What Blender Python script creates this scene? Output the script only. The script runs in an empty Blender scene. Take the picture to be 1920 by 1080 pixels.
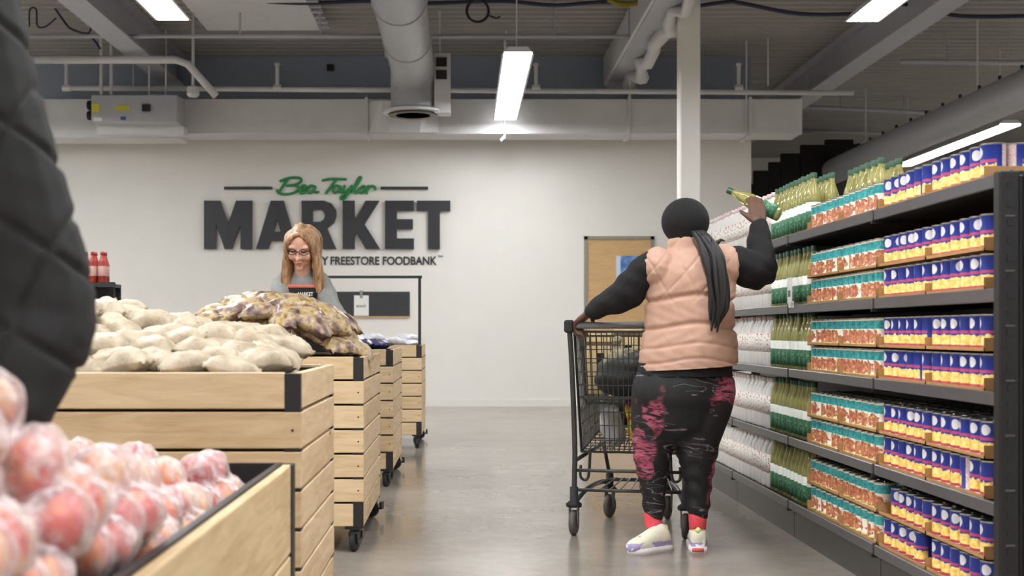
import bpy, bmesh, math, random
import numpy as np
from mathutils import Vector, Matrix, Euler, noise

random.seed(11)
rng = np.random.default_rng(5)
scene = bpy.context.scene
COL = scene.collection

# ------------------------------------------------------------------ camera, world, exposure
F, H, CX, CY = 2350.0, 0.97, 870.0, 622.0      # focal length and vanishing point of the 1920x1080 frame
cam = bpy.data.cameras.new('camera')
cam.sensor_width = 36.0
cam.lens = F / 1920 * 36.0
cam.shift_x = (960 - CX) / 1920
cam.shift_y = (CY - 540) / 1920
cam.clip_start = 0.05
cam.dof.use_dof = True
cam.dof.focus_distance = 6.2
cam.dof.aperture_fstop = 4.2
camo = bpy.data.objects.new('camera', cam)
camo.location = (0, 0, H)
camo.rotation_euler = (math.pi / 2, 0, 0)
COL.objects.link(camo)
scene.camera = camo

world = bpy.data.worlds.new('world')
scene.world = world
world.use_nodes = True
world.node_tree.nodes['Background'].inputs[0].default_value = (0.8, 0.88, 1.0, 1)
world.node_tree.nodes['Background'].inputs[1].default_value = 0.25
LAMP_STRENGTH = 14.0
vs = scene.view_settings
vs.view_transform = 'Standard'
vs.look = 'None'
vs.exposure = 1.45
vs.gamma = 1.0
vs.use_curve_mapping = False
scene.cycles.max_bounces = 8
scene.cycles.transparent_max_bounces = 16
scene.cycles.caustics_reflective = False
scene.cycles.caustics_refractive = False


def P(x, y, d):
    """the point at distance d that the photograph shows at pixel x, y"""
    return Vector(((x - CX) * d / F, d, H - (y - CY) * d / F))


ORD = ['first', 'second', 'third', 'fourth', 'fifth', 'sixth', 'seventh', 'eighth', 'ninth', 'tenth', 'eleventh',
       'twelfth', 'thirteenth', 'fourteenth', 'fifteenth', 'sixteenth', 'seventeenth', 'eighteenth', 'nineteenth', 'twentieth',
       'twenty-first', 'twenty-second', 'twenty-third', 'twenty-fourth', 'twenty-fifth', 'twenty-sixth']


# ------------------------------------------------------------------ materials
def lin(c):
    return tuple(((v / 255) / 12.92 if v / 255 <= 0.04045 else ((v / 255 + 0.055) / 1.055) ** 2.4) for v in c)


class G:
    def __init__(s, name):
        s.m = bpy.data.materials.new(name)
        s.m.use_nodes = True
        s.t = s.m.node_tree
        s.b = s.t.nodes['Principled BSDF']

    def n(s, typ, **kw):
        nd = s.t.nodes.new(typ)
        for k, v in kw.items():
            setattr(nd, k, v)
        return nd

    def link(s, a, b):
        s.t.links.new(a, b)

    def put(s, sock, v):
        if isinstance(v, bpy.types.NodeSocket):
            s.link(v, sock)
        elif isinstance(v, (tuple, list)):
            sock.default_value = tuple(v) if len(v) == len(sock.default_value) else tuple(v) + (1,)
        else:
            sock.default_value = v

    def math(s, op, a, b=0.0, c=0.0, clamp=False):
        nd = s.n('ShaderNodeMath', operation=op, use_clamp=clamp)
        s.put(nd.inputs[0], a)
        s.put(nd.inputs[1], b)
        s.put(nd.inputs[2], c)
        return nd.outputs[0]

    def obj(s):
        if not hasattr(s, 'tc'):
            s.tc = s.n('ShaderNodeTexCoord')
            s.sp = s.n('ShaderNodeSeparateXYZ')
            s.link(s.tc.outputs['Object'], s.sp.inputs[0])
        return s.tc.outputs['Object'], s.sp.outputs[0], s.sp.outputs[1], s.sp.outputs[2]

    def rand(s):
        return s.n('ShaderNodeObjectInfo').outputs['Random']

    def vec(s, v, scale=(1, 1, 1), off=None):
        nd = s.n('ShaderNodeMapping')
        s.link(v, nd.inputs[0])
        nd.inputs['Scale'].default_value = scale
        if off is not None:
            cb = s.n('ShaderNodeCombineXYZ')
            for i in range(3):
                s.put(cb.inputs[i], off)
            s.link(cb.outputs[0], nd.inputs['Location'])
        return nd.outputs[0]

    def noise(s, v, scale, detail=3, rough=0.5, dist=0.0):
        nd = s.n('ShaderNodeTexNoise')
        s.link(v, nd.inputs['Vector'])
        nd.inputs['Scale'].default_value = scale
        nd.inputs['Detail'].default_value = detail
        nd.inputs['Roughness'].default_value = rough
        nd.inputs['Distortion'].default_value = dist
        return nd.outputs['Fac']

    def voro(s, v, scale):
        nd = s.n('ShaderNodeTexVoronoi')
        s.link(v, nd.inputs['Vector'])
        nd.inputs['Scale'].default_value = scale
        return nd.outputs['Distance'], nd.outputs['Color']

    def ramp(s, fac, stops, const=False):
        nd = s.n('ShaderNodeValToRGB')
        s.put(nd.inputs[0], fac)
        cr = nd.color_ramp
        if const:
            cr.interpolation = 'CONSTANT'
        while len(cr.elements) < len(stops):
            cr.elements.new(0.5)
        for e, (p, c) in zip(cr.elements, stops):
            e.position = p
            e.color = tuple(c) + (1,)
        return nd.outputs[0]

    def mix(s, fac, a, b):
        nd = s.n('ShaderNodeMix', data_type='RGBA')
        s.put(nd.inputs[0], fac)
        s.put(nd.inputs[6], a)
        s.put(nd.inputs[7], b)
        return nd.outputs[2]

    def between(s, v, lo, hi):
        return s.math('MULTIPLY', s.math('GREATER_THAN', v, lo), s.math('LESS_THAN', v, hi))

    def bump(s, h, strength=0.3, dist=0.01):
        nd = s.n('ShaderNodeBump')
        nd.inputs['Strength'].default_value = strength
        nd.inputs['Distance'].default_value = dist
        s.link(h, nd.inputs['Height'])
        s.link(nd.outputs[0], s.b.inputs['Normal'])

    def fin(s, color=None, rough=0.5, metal=0.0, spec=0.5, **kw):
        if color is not None:
            s.put(s.b.inputs['Base Color'], color)
        s.put(s.b.inputs['Roughness'], rough)
        s.b.inputs['Metallic'].default_value = metal
        s.b.inputs['Specular IOR Level'].default_value = spec
        for k, v in kw.items():
            s.put(s.b.inputs[k], v)
        return s.m


def plain(name, rgb, rough=0.5, metal=0.0, var=0.06, scale=20.0, spec=0.5, bump=0.0, **kw):
    """one colour with a little procedural variation"""
    g = G(name)
    c = lin(rgb)
    o = g.obj()[0]
    f = g.noise(o, scale, 3)
    col = g.ramp(f, [(0.3, tuple(v * (1 - var) for v in c)), (0.7, tuple(min(1, v * (1 + var)) for v in c))])
    if bump:
        g.bump(f, bump, 0.005)
    return g.fin(col, rough, metal, spec, **kw)


def emis(name, rgb, strength):
    g = G(name)
    g.put(g.b.inputs['Base Color'], rgb)
    g.put(g.b.inputs['Emission Color'], rgb)
    g.b.inputs['Emission Strength'].default_value = strength
    return g.m


M = {}
M['wall'] = plain('wall_paint', (234, 232, 226), 0.6, var=0.012, scale=3)
M['wall_grey'] = plain('slate_paint', (156, 166, 184), 0.7, var=0.03, scale=3)  # upper wall band, greyer and bluer than the wall below
M['deck'] = plain('deck_paint', (158, 156, 152), 0.6, var=0.05, scale=2)
M['white_metal'] = plain('white_painted_steel', (214, 214, 216), 0.45, var=0.03, scale=6)
M['beam'] = plain('beam_paint', (176, 178, 186), 0.5, var=0.04, scale=5)
M['galv'] = plain('galvanised_duct', (182, 184, 190), 0.45, metal=0.25, var=0.05, scale=8)
M['black_metal'] = plain('black_powder_coat', (34, 34, 36), 0.45, var=0.12, scale=30)
M['black_rubber'] = plain('black_rubber', (30, 30, 32), 0.7, var=0.1)
M['grey_rubber'] = plain('grey_wheel', (92, 90, 86), 0.6, var=0.1)
M['shelf_metal'] = plain('shelf_enamel', (30, 29, 31), 0.4, var=0.1, scale=20)
M['rail'] = plain('price_rail', (84, 82, 84), 0.35, var=0.08)
M['kick'] = plain('kick_plate_enamel', (64, 62, 62), 0.35, var=0.06)
M['steel'] = plain('zinc_steel', (150, 150, 150), 0.35, metal=0.8, var=0.08)
M['cart_wire'] = plain('cart_wire', (78, 80, 78), 0.4, metal=0.5, var=0.1)
M['dark_liner'] = plain('dark_liner', (28, 25, 24), 0.8, var=0.1)
M['kraft'] = plain('kraft_cardboard', (176, 134, 84), 0.8, var=0.1, scale=14)
M['lid'] = plain('tin_lid', (190, 190, 185), 0.25, metal=0.9, var=0.05)
M['yellow_sticker'] = plain('yellow_sticker', (214, 204, 60), 0.5)
M['blue_sticker'] = plain('blue_sticker', (60, 90, 170), 0.5)
M['cable'] = plain('blue_black_cable', (44, 46, 74), 0.5)
M['cable_y'] = plain('yellow_cable', (150, 136, 30), 0.5)
M['sign_black'] = plain('sign_black', (34, 36, 42), 0.4, var=0.05)
M['sign_green'] = plain('sign_green', (34, 138, 72), 0.4, var=0.12, scale=12)
M['board'] = plain('chalk_board', (52, 52, 54), 0.55, var=0.08)
M['card'] = plain('white_card', (236, 236, 232), 0.6, var=0.01)
M['ink'] = plain('grey_ink', (110, 110, 112), 0.6)
M['white_plastic'] = plain('white_plastic', (236, 236, 236), 0.4)
M['skin_dark'] = plain('dark_skin', (98, 66, 50), 0.5, var=0.08, scale=30)
M['skin_light'] = plain('light_skin', (222, 172, 148), 0.5, var=0.06, scale=30)
M['lips'] = plain('lips', (178, 96, 90), 0.45)
M['black_knit'] = plain('black_knit', (15, 15, 16), 0.9, var=0.25, scale=160, bump=0.3)
M['black_cloth'] = plain('black_jersey', (15, 15, 18), 0.85, var=0.2, scale=60, bump=0.15)
M['grey_cloth'] = plain('grey_marl', (142, 144, 142), 0.9, var=0.14, scale=120, bump=0.1)
M['apron'] = plain('black_apron', (18, 18, 20), 0.8, var=0.15, scale=80)
M['pink_shirt'] = plain('coral_shirt', (214, 120, 104), 0.8)
M['jeans'] = plain('dark_denim', (44, 50, 66), 0.85, var=0.2, scale=90)
M['sock'] = plain('coral_sock', (240, 84, 98), 0.9, var=0.1, scale=120, bump=0.2)
M['peach'] = plain('peach_quilt', (188, 150, 130), 0.62, var=0.05, scale=25, bump=0.08)
M['jacket'] = plain('black_quilt', (16, 15, 15), 0.8, var=0.12, scale=60, bump=0.06)
M['lens_frame'] = plain('dark_frame', (50, 34, 32), 0.3)
M['snack'] = None


def m_floor():
    g = G('polished_concrete')
    o = g.obj()[0]
    a = g.noise(o, 0.9, 5, 0.6)
    b = g.noise(o, 14, 4, 0.6)
    f = g.math('ADD', g.math('MULTIPLY', a, 0.75), g.math('MULTIPLY', b, 0.25))
    col = g.ramp(f, [(0.3, lin((128, 120, 111))), (0.5, lin((146, 138, 128))), (0.7, lin((160, 152, 143)))])
    r = g.ramp(a, [(0.3, (0.13,) * 3), (0.7, (0.24,) * 3)])
    return g.fin(col, r, spec=0.6)


def m_wood(name, light, dark, knot=True):
    g = G(name)
    o = g.obj()[0]
    r = g.rand()
    off = g.math('MULTIPLY', r, 7.0)
    v = g.vec(o, (1.2, 9, 9), off)
    n1 = g.noise(v, 3.0, 4, 0.55, 1.2)
    v2 = g.vec(o, (2, 60, 60), off)
    n2 = g.noise(v2, 2.0, 2)
    f = g.math('ADD', g.math('MULTIPLY', n1, 0.8), g.math('MULTIPLY', n2, 0.2))
    f = g.math('ADD', f, g.math('MULTIPLY', g.math('SUBTRACT', r, 0.5), 0.16))
    col = g.ramp(f, [(0.25, dark), (0.5, tuple((a + b) / 2 * 1.04 for a, b in zip(light, dark))), (0.72, light)])
    if knot:
        dv, _ = g.voro(g.vec(o, (2.2, 7, 7), off), 1.0)
        k = g.math('LESS_THAN', dv, 0.07)
        col = g.mix(g.math('MULTIPLY', k, 0.75), col, lin((108, 74, 44)))
    return g.fin(col, 0.6, spec=0.35)


def m_can(name, kind):
    g = G(name)
    o, x, y, z = g.obj()
    r = g.rand()
    front = g.math('LESS_THAN', x, 0.004)
    if kind == 'blue':
        base = lin((30, 54, 148))
        white, yel, red = lin((236, 236, 240)), lin((238, 206, 104)), lin((176, 36, 60))
        nz = g.noise(g.vec(o, (1, 1, 1), g.math('MULTIPLY', r, 3)), 70, 2)
        edge = g.math('ADD', 0.047, g.math('MULTIPLY', g.math('SUBTRACT', nz, 0.5), 0.022))
        col = g.mix(g.math('MULTIPLY', front, g.between(z, 0.0, edge)), base, g.ramp(nz, [(0.35, lin((226, 178, 70))), (0.6, lin((246, 222, 136)))]))
        col = g.mix(g.math('MULTIPLY', front, g.between(z, 0.052, 0.061)), col, lin((188, 70, 120)))
        col = g.mix(g.math('MULTIPLY', front, g.between(z, 0.004, 0.016)), col, red)
        d2 = g.math('ADD', g.math('POWER', y, 2.0), g.math('POWER', g.math('SUBTRACT', z, 0.083), 2.0))
        disc = g.math('MULTIPLY', g.math('LESS_THAN', d2, 0.00026), front)
        col = g.mix(disc, col, white)
        back = g.math('MULTIPLY', g.math('GREATER_THAN', x, 0.02), g.between(z, 0.006, 0.106))
        tx = g.noise(g.vec(o, (1, 1, 1)), 260, 1)
        col = g.mix(back, col, g.ramp(tx, [(0.4, lin((206, 178, 176))), (0.6, lin((238, 222, 218)))]))
    else:
        base = lin((240, 232, 214))
        teal = lin((30, 160, 162))
        nz = g.noise(g.vec(o, (1, 1, 1), g.math('MULTIPLY', r, 3)), 80, 2)
        col = g.mix(g.between(z, 0.068, 0.1), base, g.ramp(nz, [(0.3, lin((24, 136, 150))), (0.7, lin((84, 192, 190)))]))
        e2 = g.math('ADD', g.math('POWER', g.math('DIVIDE', y, 0.033), 2.0), g.math('POWER', g.math('DIVIDE', g.math('SUBTRACT', z, 0.037), 0.029), 2.0))
        food = g.math('LESS_THAN', g.math('ADD', e2, g.math('MULTIPLY', g.math('SUBTRACT', nz, 0.5), 1.5)), 1.0)
        col = g.mix(food, col, g.ramp(nz, [(0.35, lin((158, 82, 56))), (0.55, lin((190, 118, 84))), (0.7, lin((222, 190, 136)))]))
        col = g.mix(g.between(z, 0.0, 0.012), col, lin((206, 190, 96)))
    return g.fin(col, 0.35)


def m_oil():
    g = G('golden_oil_glass')
    o = g.obj()[0]
    n = g.noise(o, 12, 2)
    col = g.ramp(n, [(0.3, lin((150, 146, 78))), (0.7, lin((206, 200, 128)))])
    return g.fin(col, 0.08, **{'Transmission Weight': 0.35, 'IOR': 1.4})


def m_oil_label():
    g = G('green_bottle_label')
    o, x, y, z = g.obj()
    n = g.noise(o, 90, 2)
    col = g.mix(g.between(z, 0.095, 0.135), lin((64, 122, 92)), lin((238, 240, 232)))
    col = g.mix(g.math('MULTIPLY', g.between(z, 0.03, 0.08), g.math('GREATER_THAN', n, 0.56)), col, lin((120, 176, 134)))
    return g.fin(col, 0.4)


def m_jug_label():
    g = G('speckled_jug_label')
    o = g.obj()[0]
    d, c = g.voro(o, 75)
    n = g.noise(o, 50, 2)
    spots = g.math('LESS_THAN', d, 0.32)
    col = g.mix(spots, lin((236, 230, 224)), g.ramp(n, [(0.42, lin((196, 96, 90))), (0.5, lin((220, 176, 150))), (0.6, lin((112, 150, 110)))]))
    return g.fin(col, 0.45)


def m_cream_bag():
    g = G('cream_bag_film')
    o, x, y, z = g.obj()
    r = g.rand()
    n = g.noise(g.vec(o, (1, 1, 1), g.math('MULTIPLY', r, 5)), 16, 4, 0.6)
    fine = g.noise(o, 170, 2)
    col = g.ramp(n, [(0.3, lin((154, 138, 114))), (0.55, lin((188, 174, 150))), (0.75, lin((204, 192, 172)))])
    dk = g.math('MULTIPLY', g.math('GREATER_THAN', n, 0.63), g.math('GREATER_THAN', r, 0.55))
    col = g.mix(g.math('MULTIPLY', dk, 0.7), col, g.ramp(fine, [(0.4, lin((150, 96, 84))), (0.6, lin((206, 180, 160)))]))
    g.bump(g.noise(o, 60, 4, 0.6), 0.5, 0.006)
    return g.fin(col, 0.42)


def m_print_bag():
    g = G('purple_yellow_bag_film')
    o, x, y, z = g.obj()
    r = g.rand()
    n = g.noise(g.vec(o, (1, 1, 1), g.math('MULTIPLY', r, 9)), 15, 3, 0.6)
    col = g.ramp(n, [(0.28, lin((70, 52, 52))), (0.4, lin((108, 84, 82))), (0.47, lin((146, 120, 96))), (0.54, lin((184, 166, 136))), (0.6, lin((176, 146, 66))), (0.66, lin((120, 94, 88)))])
    g.bump(g.noise(o, 60, 4, 0.6), 0.4, 0.006)
    return g.fin(col, 0.35)


def m_leggings():
    g = G('black_leggings_pink_brushwork')
    o = g.obj()[0]
    a = g.noise(g.vec(o, (5.0, 5.0, 3.2)), 1.0, 2, 0.5, 0.4)
    w = g.noise(g.vec(o, (12, 8, 46)), 1.0, 2, 0.5, 2.2)
    mask = g.math('MULTIPLY', g.ramp(a, [(0.525, (0, 0, 0)), (0.56, (1, 1, 1))]), g.ramp(w, [(0.4, (0, 0, 0)), (0.5, (1, 1, 1))]))
    thin = g.noise(g.vec(o, (7, 4, 30)), 1.0, 1, 0.5, 1.0)
    line = g.math('MULTIPLY', g.between(thin, 0.475, 0.5), g.math('GREATER_THAN', g.noise(g.vec(o, (6, 6, 6), 3.0), 1.0, 1), 0.52))
    col = g.mix(mask, lin((18, 19, 21)), g.ramp(w, [(0.45, lin((128, 50, 74))), (0.65, lin((178, 88, 110)))]))
    col = g.mix(g.math('MULTIPLY', line, 0.8), col, lin((140, 120, 132)))
    return g.fin(col, 0.7)


def m_shoe():
    g = G('white_lilac_sneaker')
    o, x, y, z = g.obj()
    n = g.noise(o, 17, 2)
    zz = g.math('ADD', z, g.math('MULTIPLY', g.math('SUBTRACT', n, 0.5), 0.05))
    n = g.math('ADD', g.math('MULTIPLY', n, 0.45), g.math('MULTIPLY', g.math('LESS_THAN', zz, 0.05), 0.16))
    n = g.math('ADD', n, 0.215)
    col = g.ramp(n, [(0.0, lin((244, 156, 110))), (0.36, lin((236, 230, 206))), (0.46, lin((240, 236, 226))), (0.56, lin((172, 160, 206))), (0.66, lin((240, 238, 236)))], const=True)
    return g.fin(col, 0.55)


def m_hair(name, a, b):
    g = G(name)
    o = g.obj()[0]
    n = g.noise(g.vec(o, (70, 70, 5)), 1.0, 3)
    col = g.ramp(n, [(0.3, a), (0.7, b)])
    g.bump(n, 0.5, 0.01)
    return g.fin(col, 0.5)


def m_apple():
    g = G('red_yellow_apple_skin')
    o, x, y, z = g.obj()
    r = g.rand()
    n = g.noise(g.vec(o, (1, 1, 0.5), g.math('MULTIPLY', r, 6)), 16, 4, 0.6)
    f = g.math('ADD', n, g.math('MULTIPLY', g.math('SUBTRACT', r, 0.5), 0.3))
    col = g.ramp(f, [(0.3, lin((192, 40, 44))), (0.45, lin((220, 84, 70))), (0.55, lin((238, 150, 104))), (0.68, lin((244, 202, 140)))])
    return g.fin(col, 0.3)


def m_film():
    g = G('clear_plastic_film')
    o = g.obj()[0]
    nt = g.t
    tr = g.n('ShaderNodeBsdfTransparent')
    mx = g.n('ShaderNodeMixShader')
    lw = g.n('ShaderNodeLayerWeight')
    lw.inputs[0].default_value = 0.35
    n = g.noise(o, 26, 4, 0.6)
    f = g.math('ADD', g.math('MULTIPLY', lw.outputs['Facing'], 0.6), g.math('MULTIPLY', g.ramp(n, [(0.5, (0, 0, 0)), (0.66, (1, 1, 1))]), 0.5), clamp=True)
    f = g.math('ADD', f, 0.16, clamp=True)
    g.fin(lin((238, 226, 226)), 0.16, spec=0.9)
    g.bump(g.noise(o, 34, 4, 0.65), 0.7, 0.02)
    g.link(f, mx.inputs[0])
    g.link(tr.outputs[0], mx.inputs[1])
    g.link(g.b.outputs[0], mx.inputs[2])
    g.link(mx.outputs[0], nt.nodes['Material Output'].inputs[0])
    return g.m


def m_snack():
    g = G('red_yellow_snack_film')
    o = g.obj()[0]
    n = g.noise(o, 14, 2)
    col = g.ramp(n, [(0.38, lin((196, 40, 36))), (0.46, lin((222, 190, 40))), (0.6, lin((232, 216, 70)))])
    return g.fin(col, 0.3)


def m_burlap():
    g = G('speckled_grey_sack')
    o, x, y, z = g.obj()
    n = g.noise(o, 60, 3)
    hi = g.ramp(g.math('ADD', z, g.math('MULTIPLY', n, 0.05)), [(0.1, (0, 0, 0)), (0.13, (1, 1, 1))])
    col = g.mix(hi, lin((50, 54, 52)), g.ramp(n, [(0.35, lin((104, 98, 80))), (0.65, lin((176, 166, 138)))]))
    return g.fin(col, 0.5)


def m_notice():
    g = G('blue_notice_print')
    o, x, y, z = g.obj()
    n = g.noise(o, 9, 2)
    col = g.mix(g.math('LESS_THAN', x, -0.11), g.ramp(n, [(0.4, lin((60, 104, 170))), (0.6, lin((120, 160, 210)))]), lin((206, 220, 240)))
    return g.fin(col, 0.4)


def m_red_bottle():
    g = G('red_sauce_bottle')
    o, x, y, z = g.obj()
    n = g.noise(o, 20, 2)
    col = g.mix(g.between(z, 0.05, 0.12), g.ramp(n, [(0.4, lin((122, 36, 34))), (0.6, lin((168, 62, 50)))]), lin((190, 150, 140)))
    return g.fin(col, 0.3)


M['floor'] = m_floor()
M['pine'] = m_wood('pine_plank', lin((222, 199, 164)), lin((188, 158, 118)))
M['ply'] = m_wood('pine_board', lin((220, 198, 158)), lin((176, 144, 100)), True)
M['oak'] = m_wood('oak_veneer', lin((214, 180, 132)), lin((192, 154, 106)), False)
M['can_blue'] = m_can('blue_can_label', 'blue')
M['can_teal'] = m_can('teal_can_label', 'teal')
M['oil'] = m_oil()
M['oil_label'] = m_oil_label()
M['oil_cap'] = plain('dark_green_cap', (40, 84, 58), 0.4)
M['jug'] = plain('milky_jug', (228, 226, 222), 0.4, var=0.03)
M['jug_label'] = m_jug_label()
M['jug_cap'] = plain('pale_cap', (226, 206, 206), 0.4)
M['cream_bag'] = m_cream_bag()
M['print_bag'] = m_print_bag()
M['white_bag'] = plain('white_grey_bag', (206, 206, 210), 0.35, var=0.2, scale=18, bump=0.3)
M['navy_bag'] = plain('navy_white_bag', (58, 58, 92), 0.35, var=0.6, scale=20, bump=0.3)
M['leggings'] = m_leggings()
M['shoe'] = m_shoe()
M['sole'] = plain('white_sole', (236, 230, 232), 0.5)
M['heel'] = plain('red_heel', (214, 104, 96), 0.5)
M['blonde'] = m_hair('blonde_hair', lin((116, 80, 52)), lin((204, 164, 124)))
M['black_hair'] = m_hair('black_hair', lin((10, 10, 11)), lin((28, 26, 27)))
M['apple'] = m_apple()
M['stalk'] = plain('apple_stalk', (92, 64, 40), 0.7)
M['film'] = m_film()
M['snack'] = m_snack()
M['burlap'] = m_burlap()
M['notice'] = m_notice()
M['red_bottle'] = m_red_bottle()
M['lamp'] = emis('lamp_diffuser', (0.985, 0.99, 1.0), LAMP_STRENGTH)
M['drape'] = plain('black_fabric', (14, 13, 13), 0.9, var=0.2)


# ------------------------------------------------------------------ mesh helpers
class MB:
    """collects shapes and links them as one mesh object"""

    def __init__(s):
        s.v, s.f, s.mi, s.cur = [], [], [], 0

    def add(s, vs_, fs):
        b = len(s.v)
        s.v += [tuple(p) for p in vs_]
        s.f += [tuple(i + b for i in q) for q in fs]
        s.mi += [s.cur] * len(fs)
        return s

    def box(s, a, b, ch=0.0):
        (x0, y0, z0), (x1, y1, z1) = a, b
        if ch <= 0:
            vs_ = [(x, y, z) for z in (z0, z1) for y in (y0, y1) for x in (x0, x1)]
            return s.add(vs_, [(0, 2, 3, 1), (4, 5, 7, 6), (0, 1, 5, 4), (2, 6, 7, 3), (0, 4, 6, 2), (1, 3, 7, 5)])
        bm = bmesh.new()
        r = bmesh.ops.create_cube(bm, size=1.0)
        for v in r['verts']:
            v.co = Vector(((x0 + x1) / 2 + v.co.x * (x1 - x0), (y0 + y1) / 2 + v.co.y * (y1 - y0), (z0 + z1) / 2 + v.co.z * (z1 - z0)))
        bmesh.ops.bevel(bm, geom=bm.edges[:], offset=ch, segments=1, profile=0.5, affect='EDGES')
        bm.verts.index_update()
        s.add([v.co for v in bm.verts], [[v.index for v in f.verts] for f in bm.faces])
        bm.free()
        return s

    def tube(s, pts, r, seg=8, cap=True, round_end=False):
        """tube through pts; r is a number, a list of numbers or of (side, up) pairs"""
        pts = [Vector(p) for p in pts]
        n = len(pts)
        rs = r if isinstance(r, (list, tuple)) else [r] * n
        rs = [q if isinstance(q, (list, tuple)) else (q, q) for q in rs]
        rings = []
        side = None
        for i in range(n):
            t = (pts[min(i + 1, n - 1)] - pts[max(i - 1, 0)]).normalized()
            if side is None:
                side = Vector((1, 0, 0)) if abs(t.x) < 0.85 else Vector((0, 1, 0))
            side = (side - t * side.dot(t)).normalized()
            up = t.cross(side)
            rings.append((pts[i], t, side, up, rs[i]))
        if round_end:
            a, b = rings[0], rings[-1]
            pre, post = [], []
            for k in (3, 2, 1):
                an = k / 3.4 * math.pi / 2
                m = math.cos(an)
                q = sum(a[4]) / 2
                pre.append((a[0] - a[1] * q * math.sin(an), a[1], a[2], a[3], (a[4][0] * m, a[4][1] * m)))
            for k in (1, 2, 3):
                an = k / 3.4 * math.pi / 2
                m = math.cos(an)
                q = sum(b[4]) / 2
                post.append((b[0] + b[1] * q * math.sin(an), b[1], b[2], b[3], (b[4][0] * m, b[4][1] * m)))
            rings = pre + rings + post
        vs_, fs = [], []
        for p, t, sd, up, (ra, rb) in rings:
            for k in range(seg):
                an = 2 * math.pi * k / seg
                vs_.append(p + sd * ra * math.cos(an) + up * rb * math.sin(an))
        for i in range(len(rings) - 1):
            for k in range(seg):
                k2 = (k + 1) % seg
                fs.append((i * seg + k, i * seg + k2, (i + 1) * seg + k2, (i + 1) * seg + k))
        if cap:
            fs.append(tuple(range(seg))[::-1])
            fs.append(tuple((len(rings) - 1) * seg + k for k in range(seg)))
        return s.add(vs_, fs)

    def ball(s, c, r, seg=14, rings=9):
        r = r if isinstance(r, (list, tuple)) else (r, r, r)
        vs_, fs = [], []
        for i in range(1, rings):
            ph = math.pi * i / rings
            for k in range(seg):
                th = 2 * math.pi * k / seg
                vs_.append((c[0] + r[0] * math.sin(ph) * math.cos(th), c[1] + r[1] * math.sin(ph) * math.sin(th), c[2] + r[2] * math.cos(ph)))
        top, bot = len(vs_), len(vs_) + 1
        vs_ += [(c[0], c[1], c[2] + r[2]), (c[0], c[1], c[2] - r[2])]
        for i in range(rings - 2):
            for k in range(seg):
                k2 = (k + 1) % seg
                fs.append((i * seg + k, (i + 1) * seg + k, (i + 1) * seg + k2, i * seg + k2))
        for k in range(seg):
            k2 = (k + 1) % seg
            fs.append((top, k, k2))
            fs.append((bot, (rings - 2) * seg + k2, (rings - 2) * seg + k))
        return s.add(vs_, fs)

    def lathe(s, prof, seg=20, c=(0, 0, 0), mats=None):
        """profile of (radius, z) turned about z; mats gives a slot per band"""
        vs_ = []
        for r, z in prof:
            for k in range(seg):
                an = 2 * math.pi * k / seg
                vs_.append((c[0] + r * math.cos(an), c[1] + r * math.sin(an), c[2] + z))
        b = len(s.v)
        s.v += vs_
        for i in range(len(prof) - 1):
            for k in range(seg):
                k2 = (k + 1) % seg
                s.f.append((b + i * seg + k, b + i * seg + k2, b + (i + 1) * seg + k2, b + (i + 1) * seg + k))
                s.mi.append(mats[i] if mats else s.cur)
        s.f.append(tuple(b + k for k in range(seg))[::-1])
        s.f.append(tuple(b + (len(prof) - 1) * seg + k for k in range(seg)))
        s.mi += [mats[0] if mats else s.cur, mats[-1] if mats else s.cur]
        return s

    def prism(s, poly, y0, y1):
        """polygon in x,z pushed from y0 to y1"""
        n = len(poly)
        vs_ = [(x, y0, z) for x, z in poly] + [(x, y1, z) for x, z in poly]
        fs = [tuple(range(n)), tuple(range(2 * n - 1, n - 1, -1))]
        fs += [(i, i + n, (i + 1) % n + n, (i + 1) % n) for i in range(n)]
        return s.add(vs_, fs)

    def mesh(s, name, mats=(), smooth=False):
        me = bpy.data.meshes.new(name)
        me.from_pydata(s.v, [], s.f)
        for m in mats:
            me.materials.append(M[m] if isinstance(m, str) else m)
        me.polygons.foreach_set('material_index', s.mi)
        if smooth:
            me.polygons.foreach_set('use_smooth', [True] * len(me.polygons))
        bm = bmesh.new()
        bm.from_mesh(me)
        bmesh.ops.recalc_face_normals(bm, faces=bm.faces[:])
        bm.to_mesh(me)
        bm.free()
        me.update()
        return me

    def build(s, name, mat, parent=None, loc=(0, 0, 0), rot=(0, 0, 0), smooth=False, angle=None):
        mats = mat if isinstance(mat, (list, tuple)) else [mat]
        me = s.mesh(name, mats, smooth or angle is not None)
        if angle is not None:
            me.set_sharp_from_angle(angle=math.radians(angle))
        return put(name, me, parent, loc, rot)


def put(name, me, parent=None, loc=(0, 0, 0), rot=(0, 0, 0)):
    o = bpy.data.objects.new(name, me)
    COL.objects.link(o)
    o.parent = parent
    o.location = loc
    o.rotation_euler = rot
    return o


def tag(o, label=None, cat=None, group=None, kind=None):
    if label:
        o['label'] = label
    if cat:
        o['category'] = cat
    if group:
        o['group'] = group
    if kind:
        o['kind'] = kind
    return o


def thing(name, label, cat, loc=(0, 0, 0), rz=0.0, group=None):
    o = bpy.data.objects.new(name, None)
    COL.objects.link(o)
    o.location = loc
    o.rotation_euler = (0, 0, rz)
    return tag(o, label, cat, group)


def struct(o):
    return tag(o, kind='structure')


def clone(o, loc=None, rot=None, label=None):
    c = o.copy()
    COL.objects.link(c)
    for ch in [q for q in o.children]:
        k = ch.copy()
        COL.objects.link(k)
        k.parent = c
        for g_ in [q for q in ch.children]:
            gg = g_.copy()
            COL.objects.link(gg)
            gg.parent = k
    if loc is not None:
        c.location = loc
    if rot is not None:
        c.rotation_euler = rot
    if label:
        c['label'] = label
    return c


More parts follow.
